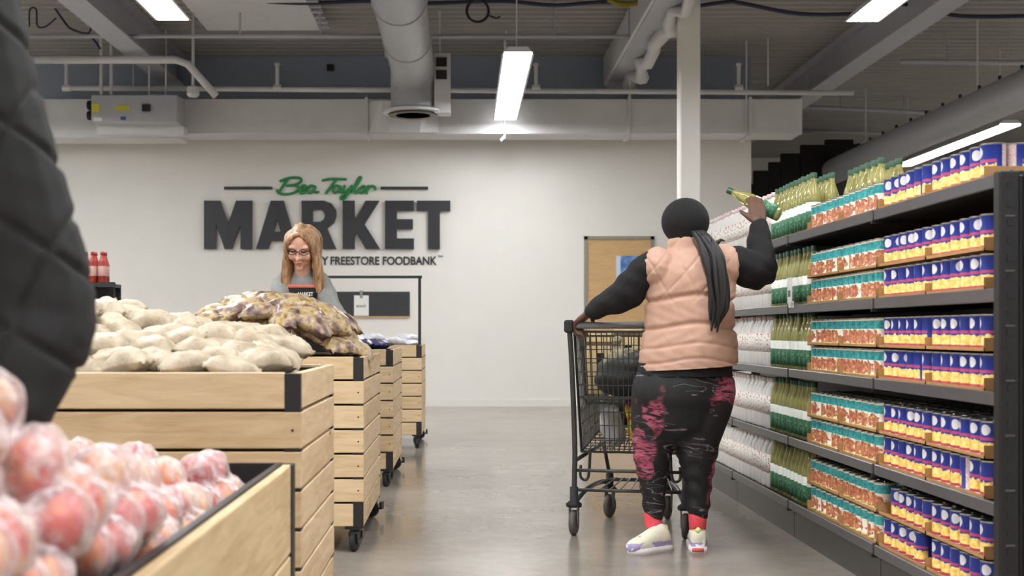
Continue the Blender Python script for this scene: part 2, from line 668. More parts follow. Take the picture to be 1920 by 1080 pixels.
def remesh(mb, voxel, smooth=6, factor=0.5):
    """union of overlapping closed shapes as one continuous surface"""
    me = mb.mesh('tmp')
    o = bpy.data.objects.new('tmp', me)
    COL.objects.link(o)
    m = o.modifiers.new('r', 'REMESH')
    m.mode = 'VOXEL'
    m.voxel_size = voxel
    if smooth:
        q = o.modifiers.new('s', 'SMOOTH')
        q.iterations = smooth
        q.factor = factor
    dg = bpy.context.evaluated_depsgraph_get()
    out = bpy.data.meshes.new_from_object(o.evaluated_get(dg))
    bpy.data.objects.remove(o)
    bpy.data.meshes.remove(me)
    out.materials.clear()
    return out


def co_of(me):
    a = np.empty(len(me.vertices) * 3)
    me.vertices.foreach_get('co', a)
    return a.reshape(-1, 3)


def no_of(me):
    a = np.empty(len(me.vertices) * 3, dtype=np.float32)
    me.vertex_normals.foreach_get('vector', a)
    return a.reshape(-1, 3).astype(float)


def set_co(me, a):
    me.vertices.foreach_set('co', a.reshape(-1))
    me.update()


def finish(name, me, mat, parent=None, smooth=True, pivot=None):
    me.name = name
    for m in (mat if isinstance(mat, (list, tuple)) else [mat]):
        me.materials.append(M[m])
    if smooth:
        me.polygons.foreach_set('use_smooth', [True] * len(me.polygons))
    me.update()
    return put(name, me, parent)


def quilt(me, pitch, depth, width, dirs, keep=None, wrinkle=0.0):
    """press stitched seam lines into a padded surface"""
    c, n = co_of(me), no_of(me)
    dist = np.full(len(c), 9.0)
    for d in dirs:
        d = np.array(d, float)
        d /= np.linalg.norm(d)
        t = c @ d / pitch
        dist = np.minimum(dist, np.abs(t - np.round(t)) * pitch)
    amt = -depth * np.exp(-(dist / width) ** 2)
    if wrinkle:
        amt += wrinkle * (np.sin(c[:, 0] * 61 + c[:, 2] * 47) * np.sin(c[:, 2] * 83 - c[:, 1] * 38))
    if keep is not None:
        amt *= keep(c)
    set_co(me, c + n * amt[:, None])


def smooth_path(pts, rs, k=4):
    """Catmull-Rom through points and radii"""
    P_ = [np.array(tuple(p)) for p in pts]
    R_ = [np.array(q if isinstance(q, (tuple, list)) else (q, q), float) for q in rs]
    out, ro = [], []
    n = len(P_)
    for i in range(n - 1):
        a, b, c, d = P_[max(i - 1, 0)], P_[i], P_[i + 1], P_[min(i + 2, n - 1)]
        e, f, g, h = R_[max(i - 1, 0)], R_[i], R_[i + 1], R_[min(i + 2, n - 1)]
        for j in range(k):
            t = j / k
            w = (-0.5 * t + t * t - 0.5 * t ** 3, 1 - 2.5 * t * t + 1.5 * t ** 3, 0.5 * t + 2 * t * t - 1.5 * t ** 3, -0.5 * t * t + 0.5 * t ** 3)
            out.append(Vector(a * w[0] + b * w[1] + c * w[2] + d * w[3]))
            ro.append(tuple(np.maximum(0.001, e * w[0] + f * w[1] + g * w[2] + h * w[3])))
    out.append(Vector(P_[-1]))
    ro.append(tuple(R_[-1]))
    return out, ro


def limb(mb, pts, rs, seg=14, k=4):
    p, r = smooth_path(pts, rs, k)
    mb.tube(p, r, seg, True, True)
    return mb

# ------------------------------------------------------------------ the room
YB, ZC = 16.28, 4.55        # back wall and roof deck
struct(MB().box((-9, -6, -0.2), (12, 26, 0)).build('floor', 'floor'))


def deck():
    b = MB()
    y = -6.0
    pts = []
    while y < 26:
        pts += [(y, ZC), (y + 0.075, ZC), (y + 0.1, ZC + 0.05), (y + 0.175, ZC + 0.05)]
        y += 0.2
    vs_, fs = [], []
    for (yy, z) in pts:
        vs_ += [(-9, yy, z), (12, yy, z)]
    for i in range(len(pts) - 1):
        fs.append((2 * i, 2 * i + 1, 2 * i + 3, 2 * i + 2))
    b.add(vs_, fs)
    b.box((-9, -6, ZC + 0.06), (12, 26, ZC + 0.16))
    return b


struct(deck().build('ceiling', 'deck'))
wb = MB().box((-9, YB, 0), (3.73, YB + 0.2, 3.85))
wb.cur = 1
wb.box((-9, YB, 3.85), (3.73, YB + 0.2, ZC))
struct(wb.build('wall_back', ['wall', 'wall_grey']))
struct(MB().box((3.53, YB + 0.2, 0), (3.73, 26, ZC)).build('wall_return', 'wall'))
struct(MB().box((3.73, 25.8, 0), (12, 26, ZC)).build('wall_far', 'wall'))
struct(MB().box((-9.2, -6, 0), (-9, YB, ZC)).build('wall_left', 'wall'))
struct(MB().box((12, -6, 0), (12.2, 26, ZC)).build('wall_right', 'wall'))
struct(MB().box((-9, -6.2, 0), (12, -6, ZC)).build('wall_front', 'wall'))
struct(MB().box((-9, YB - 0.012, 0), (P(1090, 0, YB).x, YB, 0.09)).build('baseboard_back', 'wall'))

# door
dx0, dx1 = P(1095, 0, YB).x, P(1226, 0, YB).x
dz = P(0, 443, YB).z
d = struct(MB().box((dx0 - 0.0, YB - 0.03, 0), (dx0 + 0.045, YB, dz)).box((dx1 - 0.045, YB - 0.03, 0), (dx1, YB, dz)).box((dx0, YB - 0.03, dz - 0.045), (dx1, YB, dz)).build('door_1', plain('door_frame_grey', (150, 142, 128), 0.5)))
MB().box((dx0 + 0.045, YB - 0.015, 0.01), (dx1 - 0.045, YB, dz - 0.045)).build('door_leaf', 'oak', d)
MB().tube([(dx1 - 0.14, YB - 0.06, 1.0), (dx1 - 0.26, YB - 0.06, 1.0)], 0.012).tube([(dx1 - 0.14, YB - 0.06, 1.0), (dx1 - 0.14, YB, 1.0)], 0.012).build('door_handle', 'steel', d)
nx, nz = P(1155, 0, YB).x, P(0, 480, YB).z
tag(MB().box((-0.165, -0.012, -0.15), (0.165, 0.0, 0.15)).build('door_notice', 'notice', loc=(nx + 0.165, YB - 0.017, nz - 0.15)), 'blue and white notice stuck on the oak door', 'notice')

# column
cx = P(1291, 0, 12.4).x
col_ = struct(MB().box((cx - 0.1, 12.3, 0), (cx + 0.1, 12.5, ZC), 0.012).build('column', 'wall'))
MB().box((cx - 0.15, 12.25, 0), (cx + 0.15, 12.55, 0.015)).build('base_plate', 'white_metal', col_)


def lamp(x, y0, y1, z, label, group=None):
    t = thing('ceiling_lamp', label, 'lamp', (x, (y0 + y1) / 2, z), 0, group)
    L = (y1 - y0) / 2
    MB().prism([(-0.15, 0.0), (-0.13, 0.0), (-0.13, 0.02), (0.13, 0.02), (0.13, 0.0), (0.15, 0.0), (0.09, 0.07), (-0.09, 0.07)], -L, L).build('housing', 'white_metal', t)
    MB().box((-0.125, -L + 0.01, 0.002), (0.125, L - 0.01, 0.018)).build('diffuser', 'lamp', t)
    for s in (-1, 1):
        MB().tube([(0, s * (L - 0.3), 0.07), (0, s * (L - 0.3), ZC - z)], 0.006, 6).build('suspension_rod', 'white_metal', t)
    return t


ZL = 3.54
lamp(0.5, 11.6, 15.2, ZL, 'white linear ceiling lamp ending just before the white wall duct')
lamp(-2.4, 6.7, 10.35, ZL, 'white linear ceiling lamp at the top left of the photo')
lamp(3.3, 6.7, 10.4, ZL, 'white linear ceiling lamp at the top right over the shelving')
lamp(6.8, 15.6, 19.5, ZL, 'white linear ceiling lamp far right under the round duct')
OUT = [(-5.3, 10.6), (0.5, 1.8), (-5.3, 1.8), (6.1, 1.8), (6.1, 9.0), (-2.4, -3.2), (3.3, -3.2), (9.5, 16.0), (-8.0, 6.7)]
OUT += [(-2.4, 1.8), (3.3, 1.8), (-5.3, 6.7), (0.5, -3.2), (-5.3, -3.2), (6.1, -3.2), (9.0, 9.0), (9.0, 1.8)]  # further unseen lamps added to raise the light level
for (x, y0) in OUT:
    cols, rows_ = sorted({q[0] for q in OUT}), sorted({q[1] for q in OUT}, reverse=True)
    lamp(x, y0, y0 + 3.6, ZL, 'ceiling lamp beyond the frame, {} column from the left wall, {} row from the back'.format(ORD[cols.index(x)], ORD[rows_.index(y0)]), 'lamps out of view')


def ibeam(x, y0, y1, label):
    z = 4.13
    t = thing('ceiling_beam', label, 'beam', (x, y0, z))
    L = y1 - y0
    MB().box((-0.14, 0, 0), (0.14, L, 0.025)).build('lower_flange', 'beam', t)
    MB().box((-0.012, 0, 0.025), (0.012, L, ZC - z - 0.025)).build('web', 'beam', t)
    MB().box((-0.14, 0, ZC - z - 0.025), (0.14, L, ZC - z)).build('upper_flange', 'beam', t)
    return t


ibeam(-3.74, -6, YB, 'pale steel roof beam running to the wall above the grey unit')
bm_ = ibeam(1.97, -6, YB, 'white steel roof beam with crumpled wrapping beside the column')
ibeam(4.68, -6, 25.8, 'broad grey roof beam running deep above the shelving')
w = MB()
p = [(0.1 + 0.05 * math.sin(i * 1.7) + 0.03 * random.random(), 16.6 + i * 0.28, -0.06 + 0.05 * math.sin(i * 2.3)) for i in range(20)]
w.tube(p, [0.05 + 0.04 * random.random() for _ in p], 7)
w.build('crumpled_wrapping', 'white_metal', bm_, smooth=True)
w = MB()
w.box((-0.17, 17.5, 0.02), (0.0, 22.2, 0.38))
w.build('boxed_casing', 'white_metal', bm_)

# white rectangular duct along the back wall
xa, xb = P(60, 0, 15.7).x, P(1495, 0, 15.7).x
t = thing('wall_duct', 'long white rectangular air duct along the top of the back wall', 'duct', (0, 15.7, 3.41))
sx = [xa, P(345, 0, 15.7).x, P(690, 0, 15.7).x, P(1175, 0, 15.7).x, P(1398, 0, 15.7).x, xb]
for i in range(5):
    lo = -0.05 if i == 0 else 0.0
    MB().box((sx[i] + 0.004, -0.25, lo), (sx[i + 1] - 0.004, 0.25, 0.43), 0.006).build('duct_section', 'white_metal', t)
for x in sx[1:-1]:
    MB().box((x - 0.02, -0.275, -0.02), (x + 0.02, 0.275, 0.45)).build('flange', 'white_metal', t)
for px in (945, 1175, 1390):
    x = P(px, 0, 15.7).x
    MB().tube([(x, -0.28, -0.06), (x, -0.28, ZC - 3.41)], 0.012, 6).tube([(x, -0.28, -0.04), (x - 0.05, -0.28, -0.09)], 0.02, 6).build('hanger', 'white_metal', t)
# octagonal branch box of the duct
x0, x1 = P(690, 0, 15.3).x, P(822, 0, 15.3).x
q = (x1 - x0)
MB().add([(x0, -0.25, 0.02), (x0 + q * 0.33, -0.62, -0.04), (x1 - q * 0.25, -0.62, -0.04), (x1, -0.25, 0.02), (x0, -0.25, 0.4), (x0 + q * 0.2, -0.62, 0.34), (x1 - q * 0.2, -0.62, 0.34), (x1, -0.25, 0.4)],
         [(0, 1, 2, 3), (4, 7, 6, 5), (0, 4, 5, 1), (1, 5, 6, 2), (2, 6, 7, 3), (0, 3, 7, 4)]).build('branch_box', 'white_metal', t)

# round supply duct with a diffuser
t = thing('round_duct', 'big round grey duct ending in a round diffuser left of centre', 'duct', (-0.57, 14, 3.9))
pts = [(0, -13, 0), (0, -0.25, 0)]
MB().tube(pts, 0.24, 28).build('duct_pipe', 'galv', t, angle=40)
for yy in np.arange(-12, -0.3, 1.5):
    MB().tube([(0, yy, 0), (0, yy + 0.05, 0)], 0.252, 28).build('seam_ring', 'galv', t, angle=40)
e = [(0, -0.25, 0), (0, -0.1, -0.03), (0, 0.02, -0.1), (0, 0.06, -0.22), (0, 0.06, -0.42)]
MB().tube(e, [0.24, 0.245, 0.25, 0.25, 0.25], 28).build('elbow', 'galv', t, angle=40)
MB().lathe([(0.25, 0.06), (0.34, 0.02), (0.34, 0.0), (0.31, -0.005)], 28, (0, 0.06, -0.48)).build('diffuser_flare', 'white_metal', t, angle=40)
for r in (0.28, 0.2, 0.12):
    MB().lathe([(r, 0), (r - 0.05, 0.025), (r - 0.055, 0.02), (r - 0.005, -0.006)], 24, (0, 0.06, -0.5)).build('diffuser_ring', plain('diffuser_grey', (120, 116, 106), 0.5), t)
x = P(828, 0, 14.0).x + 0.57
MB().box((x - 0.08, -0.1, -0.5), (x + 0.1, 0.15, 0.16)).build('control_box', 'white_metal', t)
for z in (0.01, -0.13):
    MB().box((x - 0.06, -0.115, z), (x + 0.06, -0.1, z + 0.1)).build('control_window', 'black_metal', t)
MB().tube([(-0.3, 0.0, 0.14), (0.3, 0.0, 0.14), (0.3, 0.0, 0.65)], 0.015, 6).tube([(-0.3, 0, 0.14), (-0.3, 0, 0.65)], 0.015, 6).build('strap_hanger', 'white_metal', t)

# big round duct at the right
t = thing('round_duct', 'long round grey duct rising to the right above the shelving', 'duct', (5.9, 20.4, 3.53))
MB().tube([(0, -24, 0), (0, -0.1, 0)], 0.2, 28).build('duct_pipe', 'galv', t, angle=40)
MB().tube([(0, -0.1, 0), (0, 0.05, 0), (0, 0.12, 0)], [0.2, 0.18, 0.1], 28).build('end_cap', 'galv', t, angle=40)
for yy in np.arange(-11, -0.5, 0.55):
    MB().tube([(0, yy, 0.2), (0, yy, 0.26)], 0.02, 6).build('clip', 'black_metal', t)
for yy in (-2, -6, -10):
    MB().tube([(0, yy, 0.2), (0, yy, ZC - 3.53)], 0.012, 6).build('hanger', 'white_metal', t)

# sprinkler pipes
zp = P(0, 165, 15.3).z
t = thing('sprinkler_pipe', 'white sprinkler pipe crossing the whole wall below the roof', 'pipe', (0, 15.3, zp))
MB().tube([(P(125, 0, 15.3).x, 0, 0), (P(1600, 0, 15.3).x, 0, -0.06)], 0.032, 10).build('main_pipe', 'white_metal', t, smooth=True)
for px in (125, 520, 1005, 1385):
    x = P(px, 0, 15.3).x
    b = MB().tube([(x, 0, 0), (x, 0, 0.27)], 0.024, 8)
    b.tube([(x, 0, 0.27), (x, 0, 0.3)], 0.035, 8)
    b.tube([(x - 0.05, 0, 0), (x + 0.05, 0, 0)], 0.042, 8)
    b.build('sprig', 'white_metal', t)
for px in (250, 740, 1180, 1440):
    x = P(px, 0, 15.3).x
    MB().tube([(x, 0, 0.03), (x, 0, ZC - zp)], 0.01, 6).build('hanger', 'white_metal', t)
zq = P(0, 68, 13.6).z
t = thing('branch_pipe', 'thin white branch pipe crossing just under the roof deck', 'pipe', (0, 13.6, zq))
MB().tube([(P(40, 0, 13.6).x, 0, 0), (P(1275, 0, 13.6).x, 0, 0)], 0.022, 8).build('main_pipe', 'beam', t, smooth=True)
for px in (362, 450, 600, 1040, 1180):
    x = P(px, 0, 13.6).x
    MB().tube([(x, 0, 0), (x, 0, ZC - zq)], 0.012, 6).build('hanger', 'beam', t)
for (a, b_, dd, lab) in (((1690, 115), (1960, 118), 15.0, 'grey branch pipe high at the right under the roof deck'), ((1500, 200), (1760, 212), 19.0, 'pale pipe deep in the right bay under the roof'), ((1500, 245), (1660, 250), 22.0, 'pale low pipe deep in the right bay beside the black panels')):
    A, B = P(a[0], a[1], dd), P(b_[0], b_[1], dd)
    t = thing('branch_pipe', lab, 'pipe', A)
    MB().tube([(0, 0, 0), B - A], 0.03, 8).build('main_pipe', 'beam', t, smooth=True)
    for f in (0.3, 0.75):
        q = (B - A) * f
        MB().tube([q, (q.x, q.y, ZC - A.z)], 0.013, 6).build('hanger', 'beam', t)
# bent pipe at the left with a drop
A = [P(40, 112, 14.2), P(330, 112, 14.2), P(352, 120, 14.2), P(405, 180, 14.4)]
o = MB().tube([p - A[0] for p in A], 0.045, 10).build('bent_pipe', 'white_metal', loc=A[0], smooth=True)
tag(o, 'thick white pipe at upper left with a downward bend', 'pipe')
A = P(362, 172, 14.6)
t = thing('pendant_speaker', 'small white cup hanging on a rod over the grey unit', 'sensor', A)
MB().tube([(0, 0, 0.05), (0, 0, ZC - A.z)], 0.018, 8).build('rod', 'white_metal', t)
MB().lathe([(0.03, 0.07), (0.07, 0.05), (0.075, -0.03), (0.05, -0.06)], 14).build('cup', 'white_metal', t, angle=40)

# grey air handling unit
A = P(260, 235, 15.0)
t = thing('air_unit', 'grey ceiling air unit with yellow stickers at the upper left', 'air unit', (A.x, 15.0, A.z))
W = 0.51
MB().box((-W, -0.2, 0), (W, 0.2, 0.33), 0.01).build('casing', 'galv', t)
MB().box((-W + 0.01, -0.206, 0.12), (-W + 0.1, -0.2, 0.22)).build('sticker', 'yellow_sticker', t)
MB().box((-0.22, -0.206, 0.14), (-0.06, -0.2, 0.2)).build('sticker', 'yellow_sticker', t)
MB().box((-0.16, -0.206, 0.03), (-0.1, -0.2, 0.07)).build('sticker', 'blue_sticker', t)
MB().box((-0.48, -0.206, 0.02), (-0.38, -0.2, 0.06)).build('sticker', 'card', t)
MB().box((0.1, -0.24, 0.13), (0.19, -0.2, 0.21)).build('switch_box', 'black_metal', t)
for z in (0.22, 0.1):
    MB().lathe([(0.05, 0), (0.06, 0.03), (0.04, 0.08)], 14).build('pipe_stub', 'black_rubber', t, (-W - 0.07, -0.1, z), (0, math.pi / 2, 0))
for x in (-0.42, -0.3, 0.15, 0.35):
    MB().tube([(x, -0.1, 0.33), (x, -0.1, ZC - A.z)], 0.02 if x < 0 else 0.01, 8).build('hanger', 'white_metal', t)
MB().box((-W, 0.05, -0.1), (W + 0.02, 0.25, 0.0)).build('base_tray', 'white_metal', t)

# cables sagging under the deck
def sag(name, pix, dd, r, mat, label):
    pts = [P(x, y, dd) for x, y in pix]
    pp, _ = smooth_path(pts, [r] * len(pts), 6)
    o = MB().tube([p - pts[0] for p in pp], r, 6).build(name, mat, loc=pts[0], smooth=True)
    return tag(o, label, 'cable')


sag('cable', [(420, -4), (560, 6), (690, 2), (800, 6), (940, 2), (1040, 10), (1140, 4), (1270, 14), (1360, 4), (1390, 6), (1500, 26), (1620, 24), (1680, 8), (1730, 14), (1800, 30), (1930, 30)], 13.2, 0.022, 'cable', 'long dark cable sagging across the top of the photo')
sag('cable', [(1140, -2), (1165, 8), (1190, 6), (1215, -2)], 13.0, 0.03, 'cable_y', 'short yellow cable loop at the top of the photo')
sag('cable', [(90, -4), (120, 40), (135, 55), (165, 62), (175, 40), (190, 30)], 13.9, 0.012, 'cable', 'thin dark cable drooping at the upper left of the photo')
sag('cable', [(165, 62), (180, 80), (188, 92)], 13.9, 0.012, 'cable', 'short dark cable end above the grey air unit')
sag('cable', [(55, 50), (56, 18), (68, 18), (70, 48), (85, 50), (105, 34)], 13.7, 0.01, 'cable', 'thin looped wire beside the dark jacket at top left')
A = P(895, 20, 13.1)
b = MB()
for k in range(3):
    b.tube([(0.115 * math.cos(a) + 0.004 * k, 0.01 * k, 0.115 * math.sin(a)) for a in np.linspace(0, 2 * math.pi, 29)], 0.011, 6, False)
b.tube([(0.12, 0, -0.05), (0.2, 0, -0.08), (0.24, 0, -0.06)], 0.01, 6)
b.tube([(0, 0, 0.115), (0, 0, ZC - A.z)], 0.006, 6)
tag(b.build('cable_coil', 'black_rubber', loc=A, smooth=True), 'coiled black cable hanging from the roof at top centre', 'cable')
A = P(620, 128, YB)
tag(MB().box((-0.045, -0.06, -0.04), (0.045, 0, 0.04), 0.006).build('wall_sensor', 'black_metal', loc=(A.x, YB, A.z)), 'small black box high on the grey wall band', 'sensor')
# pale panel under the deck
A, B = P(395, 75, 14.6), P(610, 12, 12.8)
t = thing('ceiling_panel', 'pale flat panel under the roof deck left of the duct', 'panel', (A.x, 14.4, 4.43))
MB().box((0, -1.6, 0), (1.3, 0, 0.03), 0.005).build('sheet', 'white_metal', t)
for k in range(7):
    MB().box((1.3, -1.5 + k * 0.22, 0.0), (1.42, -1.42 + k * 0.22, 0.03)).build('louvre', 'beam', t)
for x in (0.2, 1.1):
    for y in (-1.4, -0.2):
        MB().tube([(x, y, 0.03), (x, y, ZC - 4.43)], 0.008, 6).build('hanger', 'beam', t)

# black stepped panels in the right bay
t = thing('black_partition', 'row of black stepped panels deep in the bay behind the shelving', 'partition', (P(1400, 0, 20).x, 20, 0))
stp = [(1385, 1412, 345), (1412, 1440, 320), (1440, 1463, 304), (1463, 1500, 288), (1500, 1546, 272), (1546, 1600, 262), (1600, 1660, 270)]
for a, b_, top in stp:
    x0, x1 = P(a, 0, 20).x - t.location.x, P(b_, 0, 20).x - t.location.x
    MB().box((x0 + 0.003, -0.03, 0), (x1 - 0.003, 0.03, P(0, top, 20).z), 0.01).build('panel', 'drape', t)
    MB().box((x0 + 0.02, -0.15, 0), (x1 - 0.02, 0.15, 0.03)).build('foot', 'black_metal', t)

# ------------------------------------------------------------------ wall sign
def text_mesh(body, depth=0.01, bold=0.0):
    c = bpy.data.curves.new('t', 'FONT')
    c.body = body
    c.extrude = depth / 2
    c.offset = bold
    o = bpy.data.objects.new('t', c)
    COL.objects.link(o)
    me = bpy.data.meshes.new_from_object(o.evaluated_get(bpy.context.evaluated_depsgraph_get()))
    bpy.data.objects.remove(o)
    return me


def put_text(name, body, x0, x1, z0, z1, y, depth, mat, parent, bold=0.0, loc=(0, 0, 0), rot=(0, 0, 0)):
    """text stretched to fill a rectangle in x,z, facing the camera side"""
    me = text_mesh(body, 0.01, bold)
    c = co_of(me)
    lo, hi = c.min(0), c.max(0)
    k = (c - lo) / (hi - lo)
    n = np.stack([x0 + k[:, 0] * (x1 - x0), y - k[:, 2] * depth, z0 + k[:, 1] * (z1 - z0)], 1)
    set_co(me, n)
    me.materials.clear()
    me.materials.append(M[mat])
    return put(name, me, parent, loc, rot)


YS = YB - 0.0
def sp(cx_, cy_):
    p = P(360 + cx_ / 3.84, 310 + cy_ / 3.84, YB - 0.04)
    return (p.x, p.z)


sg = thing('wall_sign', 'black and green MARKET lettering mounted on the white back wall', 'sign', (0, YB, 0))
LET = {
    'M': [[(88, 255), (205, 255), (262, 420), (318, 255), (434, 255), (434, 603), (350, 603), (350, 430), (290, 603), (236, 603), (175, 425), (175, 603), (88, 603)]],
    'A': [[(462, 603), (568, 255), (614, 255), (614, 390), (590, 478), (614, 478), (614, 545), (570, 545), (552, 603)], [(766, 603), (660, 255), (614, 255), (614, 390), (638, 478), (614, 478), (614, 545), (658, 545), (676, 603)]],
    'R': [[(790, 255), (872, 255), (872, 603), (790, 603)], [(872, 255), (950, 255), (1005, 275), (1038, 320), (1042, 365), (1025, 415), (975, 455), (1040, 603), (942, 603), (893, 475), (872, 475), (872, 408), (925, 408), (950, 390), (958, 362), (948, 335), (925, 320), (872, 320)]],
    'K': [[(1085, 255), (1172, 255), (1172, 400), (1250, 255), (1350, 255), (1243, 425), (1355, 603), (1250, 603), (1185, 490), (1172, 510), (1172, 603), (1085, 603)]],
    'E': [[(1390, 255), (1598, 255), (1598, 328), (1475, 328), (1475, 388), (1590, 388), (1590, 460), (1475, 460), (1475, 527), (1598, 527), (1598, 603), (1390, 603)]],
    'T': [[(1620, 255), (1860, 255), (1860, 328), (1785, 328), (1785, 603), (1700, 603), (1700, 328), (1620, 328)]],
}
for ch, polys in LET.items():
    b = MB()
    for po in polys:
        b.prism([sp(*q) for q in po], -0.06, -0.015)
    o = b.build('letter', 'sign_black', sg)
    o['label'] = 'big black letter ' + ch
for a, b_ in (((230, 153), (575, 173)), ((1358, 153), (1700, 173))):
    p0, p1 = sp(a[0], b_[1]), sp(b_[0], a[1])
    MB().box((p0[0], -0.04, p0[1]), (p1[0], -0.01, p1[1])).build('rule_bar', 'sign_black', sg)
SCRIPT = {
    'B': [[(692, 95), (660, 140), (622, 196)], [(636, 112), (700, 90), (768, 90), (786, 112), (745, 138), (682, 146)], [(682, 146), (745, 146), (764, 170), (730, 198), (665, 208), (622, 198), (612, 180)]],
    'e': [[(775, 182), (815, 166), (820, 150), (796, 146), (772, 175), (786, 200), (824, 190)]],
    'a': [[(884, 152), (852, 146), (832, 176), (846, 200), (872, 184), (888, 152), (878, 190), (908, 192)]],
    'T': [[(940, 108), (1000, 97), (1105, 100)], [(1038, 100), (1003, 150), (965, 200)]],
    'a2': [[(1064, 152), (1036, 146), (1016, 176), (1026, 198), (1052, 184), (1068, 152), (1060, 190), (1086, 188)]],
    'y': [[(1098, 148), (1092, 186), (1118, 184), (1148, 148)], [(1148, 148), (1122, 205), (1092, 240), (1066, 234), (1100, 208)]],
    'l': [[(1150, 192), (1190, 135), (1216, 90), (1200, 92), (1172, 160), (1172, 196), (1194, 190)]],
    'o': [[(1228, 150), (1202, 176), (1216, 198), (1242, 184), (1248, 156), (1228, 150), (1262, 160)]],
    'r': [[(1270, 148), (1256, 200)], [(1260, 178), (1288, 150), (1312, 152), (1320, 172)]],
}
for ch, strokes in SCRIPT.items():
    b = MB()
    for st in strokes:
        pts = [Vector((sp(*q)[0], -0.03, sp(*q)[1])) for q in st]
        pp, _ = smooth_path(pts, [0.017] * len(pts), 4)
        b.tube(pp, [(0.017, 0.017)] * len(pp), 8, True, True)
    o = b.build('script_letter', 'sign_green', sg, smooth=True)
    o['label'] = 'green brush script letter ' + ch[0]
zt, zb = P(0, 481, YB).z, P(0, 497, YB).z
put_text('small_lettering', 'BY', P(594, 0, YB).x, P(616, 0, YB).x, zb, zt, -0.002, 0.012, 'sign_black', sg, 0.02)
put_text('small_lettering', 'FREESTORE FOODBANK', P(620, 0, YB).x, P(819, 0, YB).x, zb, zt, -0.002, 0.012, 'sign_black', sg, 0.02)
put_text('trade_mark', 'TM', P(821, 0, YB).x, P(830, 0, YB).x, P(0, 483, YB).z, P(0, 479, YB).z, -0.002, 0.008, 'sign_black', sg)

# black board on the wall with a clipped card
t = thing('wall_board', 'black board on the back wall beside the clerk', 'board', (P(690, 0, YB).x, YB, P(0, 570, YB).z))
hw, hh = (757 - 600) / 2 * YB / F, 23 * YB / F
MB().box((-hw, -0.025, -hh), (hw, 0, hh), 0.004).build('panel', 'board', t)
MB().box((-hw, -0.03, -hh - 0.02), (hw, 0, -hh)).build('ledge', 'oak', t)
t2 = thing('price_card', 'white card clipped on the black wall board', 'card', (P(678, 0, YB).x, YB - 0.03, P(0, 572, YB).z))
MB().box((-0.095, -0.006, -0.14), (0.095, 0, 0.125)).build('sheet', 'card', t2)
MB().box((-0.018, -0.018, 0.09), (0.018, 0.004, 0.19), 0.004).build('clip', 'steel', t2)
put_text('print', 'MARKET', -0.065, 0.065, -0.03, 0.0, -0.006, 0.002, 'ink', t2, 0.02)

# ------------------------------------------------------------------ wooden crates
_pl = {}
def plank_mesh(L, Hh, T, mat):
    k = (round(L, 4), round(Hh, 4), round(T, 4), mat)
    if k not in _pl:
        _pl[k] = MB().box((-L / 2, -T / 2, -Hh / 2), (L / 2, T / 2, Hh / 2), 0.0025).mesh('plank', [mat])
    return _pl[k]


_caster = {}
def caster(parent, x, y, rz=0.0):
    if not _caster:
        _caster['plate'] = MB().box((-0.035, -0.035, 0.1), (0.035, 0.035, 0.112)).tube([(0, 0, 0.085), (0, 0, 0.1)], 0.022, 12).mesh('plate', ['black_metal'])
        f = MB()
        for s in (-1, 1):
            f.prism([(-0.03, 0.088), (0.028, 0.088), (0.006, 0.032), (-0.012, 0.032)], s * 0.018 - 0.003, s * 0.018 + 0.003)
        f.box((-0.03, -0.02, 0.08), (0.028, 0.02, 0.09))
        f.box((0.02, -0.02, 0.045), (0.062, 0.02, 0.055))
        f.box((0.05, -0.02, 0.05), (0.062, 0.02, 0.085))
        _caster['fork'] = f.mesh('fork', ['black_metal'])
        w_ = MB().lathe([(0.02, -0.012), (0.04, -0.012), (0.045, -0.007), (0.045, 0.007), (0.04, 0.012), (0.02, 0.012)], 18)
        _caster['wheel'] = w_.mesh('wheel', ['black_rubber'])
    c = put('caster', _caster['plate'], parent, (x, y, 0), (0, 0, rz))
    put('fork', _caster['fork'], c)
    put('wheel', _caster['wheel'], c, (-0.004, 0, 0.045), (math.pi / 2, 0, 0))
    return c


